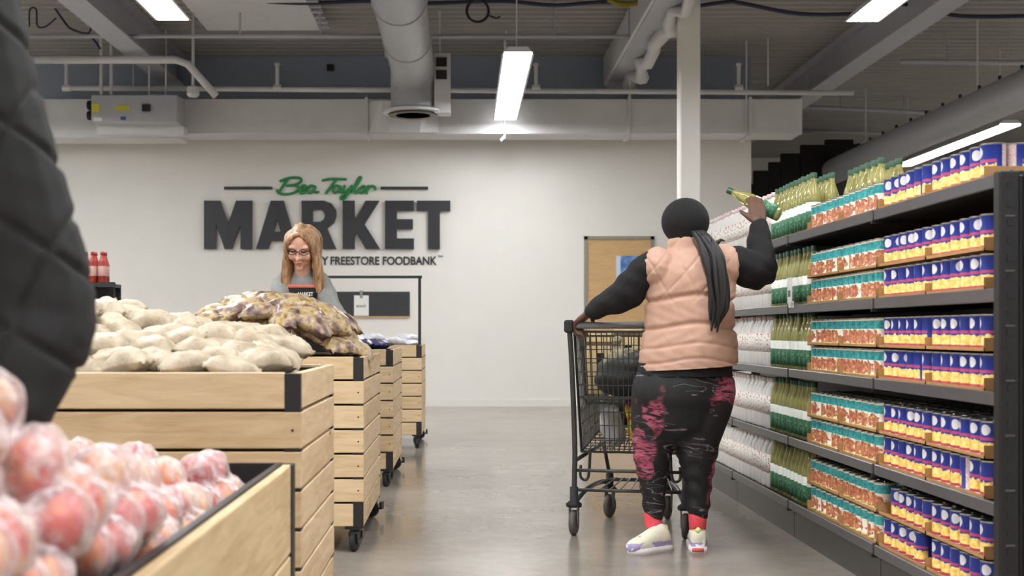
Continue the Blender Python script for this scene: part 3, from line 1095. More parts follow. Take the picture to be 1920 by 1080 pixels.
def crate(label, x0, x1, y0, y1, top=0.86, n=7, pitch=0.1077, mat='pine', floor_z=0.78):
    t = thing('wooden_crate', label, 'crate', ((x0 + x1) / 2, (y0 + y1) / 2, 0))
    W, D, T, gap = x1 - x0, y1 - y0, 0.02, 0.009
    hh = pitch - gap
    hx, hy = W / 2, D / 2
    for i in range(n):
        z = top - pitch * i - hh / 2
        cut = 0.046 if i in (0, n - 1) else 0.0
        for s in (-1, 1):
            put('plank', plank_mesh(W - 2 * cut, hh, T, mat), t, (0, s * (hy - T / 2), z), (0, 0, random.choice((0, math.pi))))
            put('plank', plank_mesh(D - 2 * T - 0.002, hh, T, mat), t, (s * (hx - T / 2), 0, z), (0, 0, math.pi / 2 + random.choice((0, math.pi))))
    bot = top - pitch * n + gap
    for sx_ in (-1, 1):
        for sy_ in (-1, 1):
            x_, y_ = sx_ * (hx - 0.024), sy_ * (hy - 0.024)
            MB().box((-0.022, -0.022, bot - 0.004), (0.022, 0.022, top - 0.004)).build('corner_post', 'black_metal', t, (x_, y_, 0))
            caster(t, x_ - sx_ * 0.02, y_ - sy_ * 0.02, random.uniform(-0.6, 0.6) + (math.pi / 2 if sy_ < 0 else 0))
    b = MB()
    q = T + 0.004
    b.box((-hx + q, -hy + q, bot), (hx - q, -hy + q + 0.006, top - 0.01))
    b.box((-hx + q, hy - q - 0.006, bot), (hx - q, hy - q, top - 0.01))
    b.box((-hx + q, -hy + q, bot), (-hx + q + 0.006, hy - q, top - 0.01))
    b.box((hx - q - 0.006, -hy + q, bot), (hx - q, hy - q, top - 0.01))
    b.build('liner', 'dark_liner', t)  # dark panels added behind the planks so the gaps look shaded
    MB().box((-hx + q, -hy + q, floor_z - 0.015), (hx - q, hy - q, floor_z)).build('raised_floor', 'dark_liner', t)
    for s in (-1, 1):
        for i in range(n):
            for xx in (-hx + 0.024, hx - 0.024):
                if i not in (0, n - 1) and s < 0:
                    MB().lathe([(0.004, 0), (0.0035, 0.002)], 8).build('screw', 'black_metal', t, (xx, -hy, top - pitch * i - hh / 2), (math.pi / 2, 0, 0))
    return t


C1 = (-1.42, -0.44, 3.39, 4.25)
C2 = (-1.62, -0.44, 5.5, 6.6)
C3 = (-1.6, -0.44, 7.8, 8.9)
C4 = (-1.5, -0.35, 10.4, 11.4)
crate('wheeled pine crate heaped with cream bags, nearest of the slatted crates', *C1)
crate('wheeled pine crate heaped with purple and yellow bags before the clerk', *C2)
crate('wheeled pine crate behind the clerk with navy bags showing', *C3)
c4 = crate('farthest wheeled pine crate, with a black sign frame above it', *C4)
b = MB()
zt = 1.415 
for x in (-0.575 + 0.02, 0.575 - 0.02):
    b.box((x - 0.012, -0.46, 0.84), (x + 0.012, -0.436, zt))
b.box((-0.575, -0.46, zt), (0.575, -0.436, zt + 0.022))
b.build('sign_frame', 'black_metal', c4)

# low crate in the foreground: wide boards, black corner brackets, black liner
t0 = thing('produce_crate', 'low wooden crate of bagged apples in the foreground', 'crate', (-0.7075, 1.8, 0))
hx, hy, top0 = 0.2925, 1.25, 0.65
for i in range(3):
    z = top0 - 0.105 - i * 0.218
    for s in (-1, 1):
        put('board', plank_mesh(2 * hy - 0.05, 0.21, 0.022, 'ply'), t0, (s * (hx - 0.011), 0, z), (0, 0, math.pi / 2))
        put('board', plank_mesh(2 * hx - 0.05, 0.21, 0.022, 'ply'), t0, (0, s * (hy - 0.011), z))
for sx_ in (-1, 1):
    for sy_ in (-1, 1):
        b = MB()
        b.box((sx_ * hx - 0.004, sy_ * hy - 0.0 if sy_ < 0 else sy_ * hy - 0.05, 0.0), (sx_ * hx + 0.004, sy_ * hy + 0.05 if sy_ < 0 else sy_ * hy, top0))
        b.box((sx_ * hx - (0.05 if sx_ > 0 else 0), sy_ * hy - 0.004, 0.0), (sx_ * hx + (0.05 if sx_ < 0 else 0), sy_ * hy + 0.004, top0))
        b.build('corner_bracket', 'black_metal', t0)
b = MB()
q = 0.024
b.box((-hx + q, -hy + q, 0.05), (hx - q, -hy + q + 0.014, top0 + 0.004))
b.box((-hx + q, hy - q - 0.014, 0.05), (hx - q, hy - q, top0 + 0.004))
b.box((-hx + q, -hy + q, 0.05), (-hx + q + 0.014, hy - q, top0 + 0.004))
b.box((hx - q - 0.014, -hy + q, 0.05), (hx - q, hy - q, top0 + 0.004))
b.build('liner', 'black_metal', t0)
MB().box((-hx + q, -hy + q, 0.5), (hx - q, hy - q, 0.52)).build('raised_floor', 'dark_liner', t0)


# ------------------------------------------------------------------ bags
def bag_mesh(name, L, W, T, mat, seed):
    """sealed pillow bag lying flat, with crimped ends"""
    r = np.random.default_rng(seed)
    nu, nv = 17, 11
    ph = r.uniform(0, 6, 6)
    vs_, fs = [], []
    for side in (1, -1):
        for i in range(nu):
            u = -1 + 2 * i / (nu - 1)
            for j in range(nv):
                v = -1 + 2 * j / (nv - 1)
                hx_ = max(0.0, 1 - abs(u / 0.9) ** 3.2) ** 0.55 if abs(u) < 0.9 else 0.0
                hy_ = max(0.0, 1 - abs(v) ** 2.6) ** 0.5
                lump = 1 + 0.14 * math.sin(u * 5 + ph[0]) * math.sin(v * 4 + ph[1]) + 0.08 * math.sin(u * 11 + ph[2]) * math.cos(v * 9 + ph[3])
                z = side * (T / 2 * hx_ * hy_ * lump + 0.0012)
                wid = W / 2 * (1 - 0.12 * (1 - abs(u)) ** 2 * 0 - 0.1 * math.exp(-((abs(u) - 0.88) / 0.08) ** 2))
                if abs(u) >= 0.88:
                    z += 0.006 * math.sin(v * 9 + ph[4])
                bend = 0.012 * math.cos(u * 1.4 + ph[5])
                vs_.append((u * L / 2, v * wid + 0.004 * math.sin(u * 6 + ph[3]), z + bend))
    n = nu * nv
    for i in range(nu - 1):
        for j in range(nv - 1):
            a = i * nv + j
            fs.append((a, a + nv, a + nv + 1, a + 1))
            fs.append((n + a, n + a + 1, n + a + nv + 1, n + a + nv))
    rim = [j for j in range(nv)] + [i * nv + nv - 1 for i in range(1, nu)] + [(nu - 1) * nv + j for j in range(nv - 2, -1, -1)] + [i * nv for i in range(nu - 2, 0, -1)]
    for k in range(len(rim)):
        a, c = rim[k], rim[(k + 1) % len(rim)]
        fs.append((a, c, n + c, n + a))
    return MB().add(vs_, fs).mesh(name, [mat], True)


def heap(name, meshes, cr, rows, hfun, dx, label, cat, group, skip=lambda i, j: False, tilt=1.0, yaw=0.35):
    """lay bags over a mound above a crate, row by row from the front"""
    x0, x1, y0, y1 = cr
    for i, y in enumerate(rows):
        nx_ = int((x1 - x0 - 0.06) / dx)
        offx = (0.5 * dx if i % 2 else 0.0)
        js = 0
        for j in range(nx_):
            x = x0 + 0.08 + offx + j * dx + random.uniform(-0.015, 0.015)
            if x > x1 - 0.055 or skip(i, x):
                continue
            e = 0.03
            z = hfun(x, y)
            gx = (hfun(x + e, y) - hfun(x - e, y)) / (2 * e)
            gy = (hfun(x, y + e) - hfun(x, y - e)) / (2 * e)
            nrm = Vector((-gx * tilt, -gy * tilt, 1)).normalized()
            rot = nrm.to_track_quat('Z', 'Y') @ Euler((random.uniform(-.12, .12), random.uniform(-.15, .15), random.gauss(0, yaw))).to_quaternion()
            # track quat twists freely: rebuild a frame with x along the crate
            xax = Vector((1, 0, 0))
            xax = (xax - nrm * xax.dot(nrm)).normalized()
            yax = nrm.cross(xax)
            m = Matrix((xax, yax, nrm)).transposed() @ Euler((random.uniform(-.15, .15), random.uniform(-.18, .18), random.gauss(0, yaw))).to_matrix()
            o = put(name, random.choice(meshes), None, (x, y + random.uniform(-0.012, 0.012), z), m.to_euler())
            tag(o, label.format(ORD[js], ORD[i]), cat, group)
            js += 1


cream = [bag_mesh('dry_goods_bag', 0.16, 0.088, 0.07, 'cream_bag', s) for s in range(4)]
prnt = [bag_mesh('printed_bag', 0.19, 0.13, 0.07, 'print_bag', s + 10) for s in range(4)]
wht = [bag_mesh('pale_bag', 0.2, 0.14, 0.07, 'white_bag', s + 20) for s in range(3)]
nav = [bag_mesh('navy_bag', 0.2, 0.14, 0.07, 'navy_bag', s + 30) for s in range(3)]


def sm(a, b, x):
    t = min(1, max(0, (x - a) / (b - a)))
    return t * t * (3 - 2 * t)


def h1(x, y):       # cream mound: high at the left, sloping to the right rear corner
    ridge = 0.165 * (0.3 * min(1, max(0, (y - 3.42) / 0.6)) + 0.7 * sm(3.4, 4.0, y) + 0.03 * math.sin(y * 66 + 4 * math.sin(x * 8))) * (0.82 + 0.18 * math.cos((x + 1.15) * 9))
    return 0.868 + ridge * (1 - 0.75 * sm(-0.85, -0.45, x))


def h2(x, y):       # printed mound peaking near the middle
    r = math.hypot((x + 0.93) / 0.5, (y - 6.02) / 0.75)
    return 0.865 + 0.03 * sm(-1.4, -1.1, x) + 0.225 * max(0.0, math.cos(min(1, r) * math.pi / 2)) ** 0.8


# an under-layer first, so that no gap shows the crate floor, then the visible layer
heap('dry_goods_bag', cream, C1, [3.47, 3.56, 3.65, 3.745, 3.84, 3.94, 4.04, 4.14], h1, 0.14, 'cream dry-goods bag, {} from the left in the {} row from the front', 'bag', 'cream bags in the near crate', yaw=0.42)
heap('dry_goods_bag', cream, C1, [3.53, 3.66, 3.79, 3.91, 4.04], lambda x, y: h1(x, y) - 0.055, 0.135, 'cream dry-goods bag underneath, {} from the left in the {} buried row', 'bag', 'cream bags in the near crate')
heap('printed_bag', prnt, C2, [5.6, 5.7, 5.8, 5.91, 6.02, 6.13, 6.25, 6.37, 6.48], h2, 0.125, 'purple and yellow printed bag, {} from the left in the {} row from the front', 'bag', 'printed bags before the clerk', yaw=0.6)
heap('printed_bag', prnt, C2, [5.66, 5.8, 5.95, 6.1], lambda x, y: h2(x, y) - 0.06, 0.14, 'purple and yellow printed bag underneath, {} from the left in the {} buried row', 'bag', 'printed bags before the clerk')
heap('navy_bag', nav, C3, [7.9, 8.05, 8.25, 8.5, 8.7], lambda x, y: 0.87, 0.17, 'navy bag behind the clerk, {} from the left in the {} row from the front', 'bag', 'navy bags')
heap('pale_bag', wht, C4, [10.5, 10.65, 10.85, 11.05, 11.25], lambda x, y: 0.88 + 0.03 * math.sin(x * 9 + y * 5), 0.17, 'pale grey-white bag in the farthest crate, {} from the left in the {} row', 'bag', 'pale bags')

# ------------------------------------------------------------------ bags of apples
ap = MB()
prof = []
for i in range(13):
    a = math.pi * i / 12
    r = 0.041 * math.sin(a) * (1 + 0.06 * math.cos(a))
    z = -0.037 * math.cos(a)
    if i > 9:
        z -= 0.012 * (i - 9) / 3
    if i < 2:
        z += 0.005 * (2 - i) / 2
    prof.append((max(r, 0.0005), z))
apple_me = ap.lathe(prof, 18).mesh('apple', ['apple'], True)
stalk_me = MB().tube([(0, 0, 0.022), (0.003, 0, 0.036), (0.008, 0, 0.046)], 0.0016, 5).mesh('stalk', ['stalk'])

film_me = []
CL = []
for s in range(3):
    rr = np.random.default_rng(s + 3)
    cl = []
    for k, (x, y, z) in enumerate([(-0.07, -0.04, 0), (0.01, -0.05, 0.002), (0.085, -0.035, 0), (-0.05, 0.045, 0), (0.035, 0.045, 0), (0.1, 0.05, 0.004), (-0.03, 0.0, 0.066), (0.055, 0.0, 0.064)]):
        cl.append((Vector((x, y, z)) + Vector(rr.uniform(-0.006, 0.006, 3)), rr.uniform(0, 6.28, 3)))
    CL.append(cl)
    b = MB()
    for c, _ in cl:
        b.ball(c, 0.05, 12, 8)
    b.tube([cl[0][0], cl[5][0]], 0.05, 10, True, True)
    b.tube([cl[2][0], cl[3][0]], 0.05, 10, True, True)
    b.tube([cl[6][0], cl[7][0]], 0.046, 10, True, True)
    b.tube([(-0.1, 0, 0.01), (-0.15, 0.01, 0.02), (-0.17, 0.02, 0.03)], [(0.03, 0.03), (0.014, 0.014), (0.03, 0.01)], 10, True, True)
    me = remesh(b, 0.008, 8)
    c, n = co_of(me), no_of(me)
    amt = 0.0035 * np.sin(c[:, 0] * 90 + 3 * np.sin(c[:, 1] * 40 + s)) * np.sin(c[:, 1] * 70 + c[:, 2] * 60)
    set_co(me, c + n * amt[:, None])
    me.materials.append(M['film'])
    me.polygons.foreach_set('use_smooth', [True] * len(me.polygons))
    film_me.append(me)


def apple_bag(loc, rz, k, label, tilt=(0, 0)):
    t = thing('apple_bag', label, 'bag', loc, 0, 'bags of apples')
    t.rotation_euler = (tilt[0], tilt[1], rz)
    for c, r in CL[k]:
        a = put('apple', apple_me, t, c, tuple(r))
        put('stalk', stalk_me, a)
    put('film', film_me[k], t)
    return t


def h0(x, y):
    return 0.6 + 0.06 * sm(2.75, 1.9, y) + 0.065 * sm(2.0, 1.5, y) + 0.03 * sm(-0.62, -0.8, x)


k = 0
names0 = ['nearest the camera', 'second from the camera', 'third from the camera', 'fourth from the camera', 'fifth from the camera', 'farthest from the camera']
for i, y in enumerate([1.3, 1.58, 1.86, 2.14, 2.42, 2.72]):
    for j, x in enumerate((-0.572, -0.72, -0.85)):
        side = ['on the aisle side', 'in the middle', 'on the far side'][j]
        x += 0.035 * (j == 0 and i < 3)
        q = apple_bag((x, y + 0.06 * (j % 2), h0(x, y) + 0.02 * (i < 3)), math.pi / 2 + random.uniform(-0.35, 0.35), k % 3, 'clear bag of red apples {}, {}'.format(side, names0[i]), (random.uniform(-.15, .15), random.uniform(-.12, .12)))
        q.scale = (0.95, 0.88, 0.95)
        k += 1
        if j == 0 and i < 4:
            q = apple_bag((-0.525, y + 0.16, h0(x, y) - 0.055), math.pi / 2 + random.uniform(-0.15, 0.15), k % 3, 'clear bag of red apples tucked against the aisle-side rim, {}'.format(names0[i]))
            q.scale = (0.8, 0.66, 0.85)
q = apple_bag(P(-135, 800, 1.5), 1.2, 1, 'clear bag of red apples raised beside the black sleeve', (0.3, 0.6))

# ------------------------------------------------------------------ shelving with cans and bottles
XF, XBK = 1.53, 1.98
BAYS = [(3.5, 4.69), (4.69, 5.92), (5.92, 7.15), (7.15, 8.38)]
SH = [1.42, 1.09, 0.79, 0.47, 0.17]          # shelf tops
TIER = ['top shelf', 'second shelf down', 'third shelf down', 'fourth shelf down', 'bottom shelf']
bay_lab = ['black shelving bay nearest the camera, full of blue cans', 'black shelving bay of teal cans and oil bottles', 'black shelving bay of pale jugs beside the customer', 'farthest black shelving bay, hidden behind the customer']
for bi, (y0, y1) in enumerate(BAYS):
    t = thing('shelving_bay', bay_lab[bi], 'shelving', (XF, y0, 0))
    L = y1 - y0
    for si, z in enumerate(SH):
        s = MB().box((0.012, 0.002, z - 0.032), (XBK - XF, L - 0.002, z)).build('shelf', 'shelf_metal', t)
        MB().box((0, 0.012, z - 0.034), (0.012, L - 0.012, z + 0.006), 0.003).build('price_rail', 'rail', s)
    MB().box((0.03, 0.003, 0.0), (0.045, L - 0.003, SH[-1] - 0.034)).build('kick_plate', 'kick', t)
    MB().box((XBK - XF, 0, 0), (XBK - XF + 0.02, L, 1.42)).build('back_panel', 'shelf_metal', t)
    MB().box((XBK - XF + 0.02, 0.0, 0), (XBK - XF + 0.08, 0.06, 1.45)).build('upright', 'black_metal', t)
    for z in SH:
        MB().box((-0.004, 0.0, z - 0.045), (0.3, 0.012, z - 0.034)).build('bracket', 'black_metal', t)
# end frame with slots
t = thing('end_frame', 'black slotted upright frame closing the near end of the shelving', 'shelving frame', (P(1887, 0, 3.44).x, 3.44, 0))
b = MB().box((-0.028, -0.02, 0), (0.028, 0.02, 1.41), 0.004)
b.build('post', 'shelf_metal', t)
for k in range(27):
    MB().box((-0.006, -0.0225, 0.06 + k * 0.05), (0.008, -0.019, 0.078 + k * 0.05)).build('slot', 'black_rubber', t)
    if k % 3 == 0:
        MB().box((-0.012, -0.0235, 0.084 + k * 0.05), (0.014, -0.0195, 0.089 + k * 0.05)).build('slot_lip', 'rail', t)
MB().box((0.028, -0.012, 0.02), (0.5, 0.012, 1.4), 0.004).build('end_panel', 'black_metal', t)
for x in (0.04, 0.075, 0.12):
    MB().box((x, -0.02, 0.02), (x + 0.014, -0.012, 1.4)).build('rib', 'shelf_metal', t)
b = MB().box((0.46, -0.02, 0), (0.52, 0.02, 1.41), 0.004).build('post', 'shelf_metal', t)


def can_mesh(mat):
    R, h = 0.0375, 0.112
    return MB().lathe([(R - 0.003, 0), (R, 0.002), (R, 0.005), (R - 0.0012, 0.007), (R - 0.0012, h - 0.007), (R, h - 0.005), (R, h - 0.002), (R - 0.003, h - 0.002)], 20, mats=[1, 1, 1, 0, 1, 1, 1]).mesh('can', [mat, 'lid'], True)


can_b, can_t = can_mesh('can_blue'), can_mesh('can_teal')
for m_ in (can_b, can_t):
    m_.set_sharp_from_angle(angle=math.radians(40))
lid_me = MB().lathe([(0.0342, 0.1095), (0.0338, 0.107), (0.028, 0.107), (0.027, 0.1082), (0.012, 0.1082)], 20).tube([(-0.004, -0.02, 0.109), (0.006, -0.008, 0.1095), (0.0, 0.0, 0.109)], 0.003, 5).mesh('lid', ['lid'], True)


def can(me, name, x, y, z, label, group, spin):
    o = put(name, me, None, (x, y, z), (0, 0, spin))
    tag(o, label, 'can', group)
    put('lid', lid_me, o)
    return o


def tray(y0, y1, z, label, depth=0.34):
    L = y1 - y0
    b = MB()
    b.box((0, 0, 0), (depth, L, 0.003))
    b.box((0, 0, 0), (0.003, L, 0.013))
    b.box((depth - 0.003, 0, 0), (depth, L, 0.045))
    b.box((0, 0, 0), (depth, 0.004, 0.042))
    b.box((0, L - 0.004, 0), (depth, L, 0.042))
    return tag(b.build('cardboard_tray', 'kraft', loc=(XF + 0.016, y0, z)), label, 'tray', 'cardboard can trays')


PW = 0.0775
LAY = ['lower layer', 'upper layer']
for si, z in enumerate(SH):
    layers = 1 if si == 0 else 2
    for la in range(layers):
        z0 = z + 0.0005 + la * 0.119
        where = TIER[si] if layers == 1 else LAY[la] + ', ' + TIER[si]
        for half in range(2):
            # blue: from the near end
            ya = 3.725 + half * (6 * PW + 0.012)
            tray(ya, ya + 6 * PW + 0.006, z0, 'kraft tray of blue cans, {} from the end frame, {}'.format(['nearest', 'farther'][half], where))
            rows = 4 if (la == layers - 1 and si >= 3) else 1
            for k in range(6):
                idx = half * 6 + k
                for r in range(4):
                    if r >= rows and not (idx == 0 and r < 4) :
                        continue
                    if si == 4 and la == 1 and idx == 11:
                        continue
                    if si == 4 and la == 0 and idx in (6,) and r == 0:
                        continue
                    x, y = XF + 0.06 + r * 0.0775, ya + 0.003 + PW * (k + 0.5)
                    spin = random.gauss(0.15, 0.5) if r == 0 else random.uniform(0, 6.28)
                    lab = 'blue can with white disc, {} from the end frame, {}'.format(ORD[idx], where) if r == 0 else 'blue can, {} row back, {} from end frame, {}'.format(ORD[r], ORD[idx], where)
                    can(can_b, 'blue_can', x, y, z0 + 0.0035, lab, 'blue cans on the shelving', spin)
            # teal: beyond them
            yb = 4.7 + half * (6 * PW + 0.01)
            n = 6
            tray(yb, yb + n * PW + 0.006, z0, 'kraft tray of teal cans, {} from the blue cans, {}'.format(['nearest', 'farther'][half], where))
            rows = 3 if (la == layers - 1 and si >= 3) else 1
            for k in range(n):
                idx = half * 6 + k
                for r in range(rows):
                    x, y = XF + 0.06 + r * 0.0775, yb + 0.003 + PW * (k + 0.5)
                    lab = 'teal and orange can, {} from the blue cans, {}'.format(ORD[idx], where) if r == 0 else 'teal can, {} row back, {} from blue cans, {}'.format(ORD[r], ORD[idx], where)
                    can(can_t, 'teal_can', x, y, z0 + 0.0035, lab, 'teal cans on the shelving', random.gauss(0.1, 0.35))

# oil bottles
def bottle_meshes():
    R = 0.034
    body = MB().lathe([(R - 0.004, 0), (R, 0.004), (R, 0.15), (R * 0.93, 0.175), (R * 0.6, 0.21), (0.0145, 0.232), (0.013, 0.25), (0.013, 0.256)], 18).mesh('oil_bottle', ['oil'], True)
    lab = MB().lathe([(R + 0.0006, 0.018), (R + 0.0006, 0.138)], 18).mesh('label', ['oil_label'], True)
    cap = MB().lathe([(0.0155, 0.246), (0.0155, 0.268), (0.014, 0.271)], 14).mesh('cap', ['oil_cap'], True)
    for m_ in (body, cap):
        m_.set_sharp_from_angle(angle=math.radians(50))
    return body, lab, cap


ob, ol, oc = bottle_meshes()


def oil_bottle(loc, rot, label):
    o = tag(put('oil_bottle', ob, None, loc, rot), label, 'bottle', 'oil bottles')
    put('label', ol, o)
    put('cap', oc, o)
    return o


for si, z in enumerate(SH):
    for k in range(10):
        for r in range(2 if si == 0 else 1):
            oil_bottle((XF + 0.06 + r * 0.08 + random.uniform(-.004, .004), 5.69 + k * 0.073, z + 0.001), (0, 0, random.uniform(-.6, .6)),
                       'golden oil bottle, {} from the teal cans, {}{}'.format(ORD[k], 'second row back, ' if r else '', TIER[si]))
for k in range(6):
    for r in range(2):
        oil_bottle((XF + 0.2 + r * 0.085, 5.2 + k * 0.08 + r * 0.03, SH[0] + 0.001), (0, 0, random.uniform(-3, 3)), 'oil bottle {} the top-shelf teal cans, {} from blue cans'.format(['right behind', 'two rows behind'][r], ORD[k]))

# pale jugs
R = 0.04
jb = MB().lathe([(R - 0.004, 0), (R, 0.006), (R, 0.175), (R * 0.9, 0.2), (R * 0.55, 0.225), (0.017, 0.235), (0.016, 0.25)], 18).mesh('pale_jug', ['jug'], True)
jl = MB().lathe([(R + 0.0006, 0.075), (R + 0.0006, 0.17)], 18).mesh('label', ['jug_label'], True)
jc = MB().lathe([(0.019, 0.24), (0.019, 0.262), (0.017, 0.264)], 14).mesh('cap', ['jug_cap'], True)
for si, z in enumerate(SH):
    for k in range(22):
        o = put('pale_jug', jb, None, (XF + 0.064 + random.uniform(-.004, .004), 6.44 + k * 0.0855, z + 0.001), (0, 0, random.uniform(-.6, .6)))
        tag(o, 'pale jug with speckled label, {} from the oil bottles, {}'.format(ORD[k], TIER[si]), 'jug', 'pale jugs')
        put('label', jl, o)
        put('cap', jc, o)

# white shelf tag standing out on the second shelf
A = P(1483, 520, 5.83)
t = thing('shelf_tag', 'white price tag sticking out at the second shelf', 'tag', (XF - 0.012, 5.83, SH[1] + 0.012))
MB().box((-0.005, -0.035, 0), (0.0, 0.035, 0.12)).build('sheet', 'card', t)
MB().box((-0.006, -0.02, 0.03), (-0.005, 0.02, 0.06)).build('print', 'ink', t)
MB().box((-0.004, -0.02, -0.02), (0.012, 0.02, 0.01)).build('clip', 'white_plastic', t)

# red sauce shelf at the far left
t = thing('shelving_bay', 'black shelf end with red bottles behind the dark jacket', 'shelving', (-3.9, 10.0, 0))
for z in (0.3, 0.82, 1.36):
    s = MB().box((0, 0, z - 0.03), (1.05, 0.4, z)).build('shelf', 'shelf_metal', t)
    MB().box((0.98, -0.02, z - 0.035), (1.12, 0.0, z + 0.005)).build('bracket_arm', 'black_metal', t)
MB().box((0, 0.4, 0), (1.05, 0.42, 1.36)).build('back_panel', 'shelf_metal', t)
for x in (0.0, 0.98):
    MB().box((x, 0.3, 0), (x + 0.04, 0.4, 1.36)).build('upright', 'black_metal', t)
R = 0.035
rb = MB().lathe([(R - 0.004, 0), (R, 0.004), (R, 0.13), (R * 0.6, 0.17), (0.014, 0.19), (0.013, 0.205)], 14).mesh('sauce_bottle', ['red_bottle'], True)
rc = MB().lathe([(0.016, 0.2), (0.016, 0.225)], 12).mesh('cap', ['red_bottle'], True)
for si, z in enumerate((1.36, 0.82, 0.3)):
    for k in range(9):
        for r in range(2):
            o = put('sauce_bottle', rb, None, (-3.9 + 1.0 - k * 0.078, 10.05 + r * 0.08, z + 0.001))
            o.scale = (1, 1, 1.12)
            tag(o, 'red sauce bottle, {} from the shelf end, {} row, {} shelf from top'.format(ORD[k], ['front', 'second'][r], ORD[si]), 'bottle', 'red sauce bottles')
            put('cap', rc, o)

# ------------------------------------------------------------------ shopping cart
ct = thing('shopping_cart', 'grey wire shopping cart pushed by the customer in the peach vest', 'shopping cart', (0.781, 5.926, 0), math.radians(-12))
wr = 'cart_wire'
# frame
b = MB()
for s in (-1, 1):
    b.tube(smooth_path([(s * 0.262, 0.0, 0.14), (s * 0.258, -0.01, 0.3), (s * 0.255, -0.03, 0.45), (s * 0.262, -0.08, 0.8), (s * 0.27, -0.12, 1.0)], [0.013] * 5)[0], 0.0125, 8)
    b.tube(smooth_path([(s * 0.262, 0.0, 0.15), (s * 0.22, 0.2, 0.2), (s * 0.17, 0.5, 0.2), (s * 0.15, 0.64, 0.16)], [0.013] * 4)[0], 0.0125, 8)
    b.tube(smooth_path([(s * 0.235, 0.05, 0.33), (s * 0.235, 0.05, 0.27), (s * 0.2, 0.05, 0.27), (s * 0.19, 0.05, 0.4)], [0.008] * 4)[0], 0.007, 6)
    b.tube([(s * 0.25, -0.02, 0.36), (s * 0.17, 0.5, 0.4), (s * 0.15, 0.64, 0.2)], 0.01, 6)
b.tube([(-0.258, -0.005, 0.31), (0.258, -0.005, 0.31)], 0.008, 8)
b.tube([(-0.25, 0.05, 0.21), (0.25, 0.05, 0.21)], 0.008, 8)
b.tube([(-0.16, 0.6, 0.2), (0.16, 0.6, 0.2)], 0.01, 8)
b.build('frame', wr, ct, smooth=True)
b = MB()
for k in range(9):
    x = -0.2 + k * 0.05
    b.tube([(x, 0.05, 0.21), (x * 0.75, 0.6, 0.21)], 0.0035, 5)
b.build('lower_rack', wr, ct)
# basket panels
def lerp(a, b_, t):
    return Vector(a) * (1 - t) + Vector(b_) * t


def wire_panel(name, q00, q10, q01, q11, nu, nv, r=0.0026, rim=0.006):
    """wires across a quad: nu lines one way, nv the other, with a thicker rim"""
    b = MB()
    for i in range(nu + 1):
        t = i / nu
        b.tube([lerp(q00, q10, t), lerp(q01, q11, t)], rim if i in (0, nu) else r, 5)
    for j in range(nv + 1):
        t = j / nv
        b.tube([lerp(q00, q01, t), lerp(q10, q11, t)], rim if j in (0, nv) else r, 5)
    return b.build(name, wr, ct)


RB = [(-0.225, -0.01, 0.4), (0.225, -0.01, 0.4)]
RT = [(-0.255, -0.05, 0.97), (0.255, -0.05, 0.97)]
FB = [(-0.17, 0.74, 0.5), (0.17, 0.74, 0.5)]
FT = [(-0.2, 0.86, 0.9), (0.2, 0.86, 0.9)]
wire_panel('rear_gate', RB[0], RB[1], RT[0], RT[1], 20, 9)
wire_panel('front_panel', FB[0], FB[1], FT[0], FT[1], 14, 8)
wire_panel('side_panel', RB[0], FB[0], RT[0], FT[0], 26, 9)
wire_panel('side_panel', RB[1], FB[1], RT[1], FT[1], 26, 9)
wire_panel('basket_floor', RB[0], RB[1], FB[0], FB[1], 16, 12)
wire_panel('child_seat_back', (-0.23, 0.2, 0.62), (0.23, 0.2, 0.62), (-0.235, 0.12, 0.95), (0.235, 0.12, 0.95), 14, 5)
wire_panel('child_seat', (-0.23, -0.02, 0.66), (0.23, -0.02, 0.66), (-0.23, 0.19, 0.64), (0.23, 0.19, 0.64), 12, 4)
b = MB().tube([(-0.27, -0.12, 1.0), (0.27, -0.12, 1.0)], 0.0165, 12)
b.build('handle', plain('grey_grip', (124, 124, 126), 0.4), ct, smooth=True)
for s in (-1, 1):
    MB().box((s * 0.27 - 0.022, -0.145, 0.965), (s * 0.27 + 0.022, -0.095, 1.025), 0.008).build('handle_end', 'black_rubber', ct)
    MB().tube(smooth_path([(s * 0.25, -0.1, 0.98), (s * 0.235, -0.05, 0.94), (s * 0.235, -0.05, 0.88)], [0.01] * 3)[0], 0.009, 8).build('chrome_bracket', 'steel', ct, smooth=True)
wheel_me = MB().lathe([(0.02, -0.014), (0.052, -0.014), (0.06, -0.008), (0.06, 0.008), (0.052, 0.014), (0.02, 0.014)], 20).mesh('wheel', ['grey_rubber'], True)
fk = MB()
for s in (-1, 1):
    fk.prism([(-0.022, 0.14), (0.022, 0.14), (0.01, 0.05), (-0.01, 0.05)], s * 0.02 - 0.0025, s * 0.02 + 0.0025)
fk.box((-0.026, -0.026, 0.134), (0.026, 0.026, 0.15))
fk.tube([(0, 0, 0.15), (0, 0, 0.18)], 0.016, 10)
fork_me = fk.mesh('fork', ['steel'])
cup_me = MB().lathe([(0.036, 0.135), (0.038, 0.15), (0.02, 0.165), (0.02, 0.23)], 14).mesh('caster_cup', ['black_rubber'], True)
for (x, y, a) in ((-0.262, 0, 1.45), (0.262, 0, 1.5), (-0.15, 0.62, 1.25), (0.15, 0.62, 1.4)):
    c = put('caster', fork_me, ct, (x, y, 0), (0, 0, a))
    put('wheel', wheel_me, c, (0, 0, 0.06), (math.pi / 2, 0, 0))
    put('caster_cup', cup_me, c)

# shopping in the cart (positions in the cart's own frame)
CM = Matrix.Translation(ct.location) @ Matrix.Rotation(math.radians(-12), 4, 'Z')
def in_cart(x, y, z):
    return CM @ Vector((x, y, z))


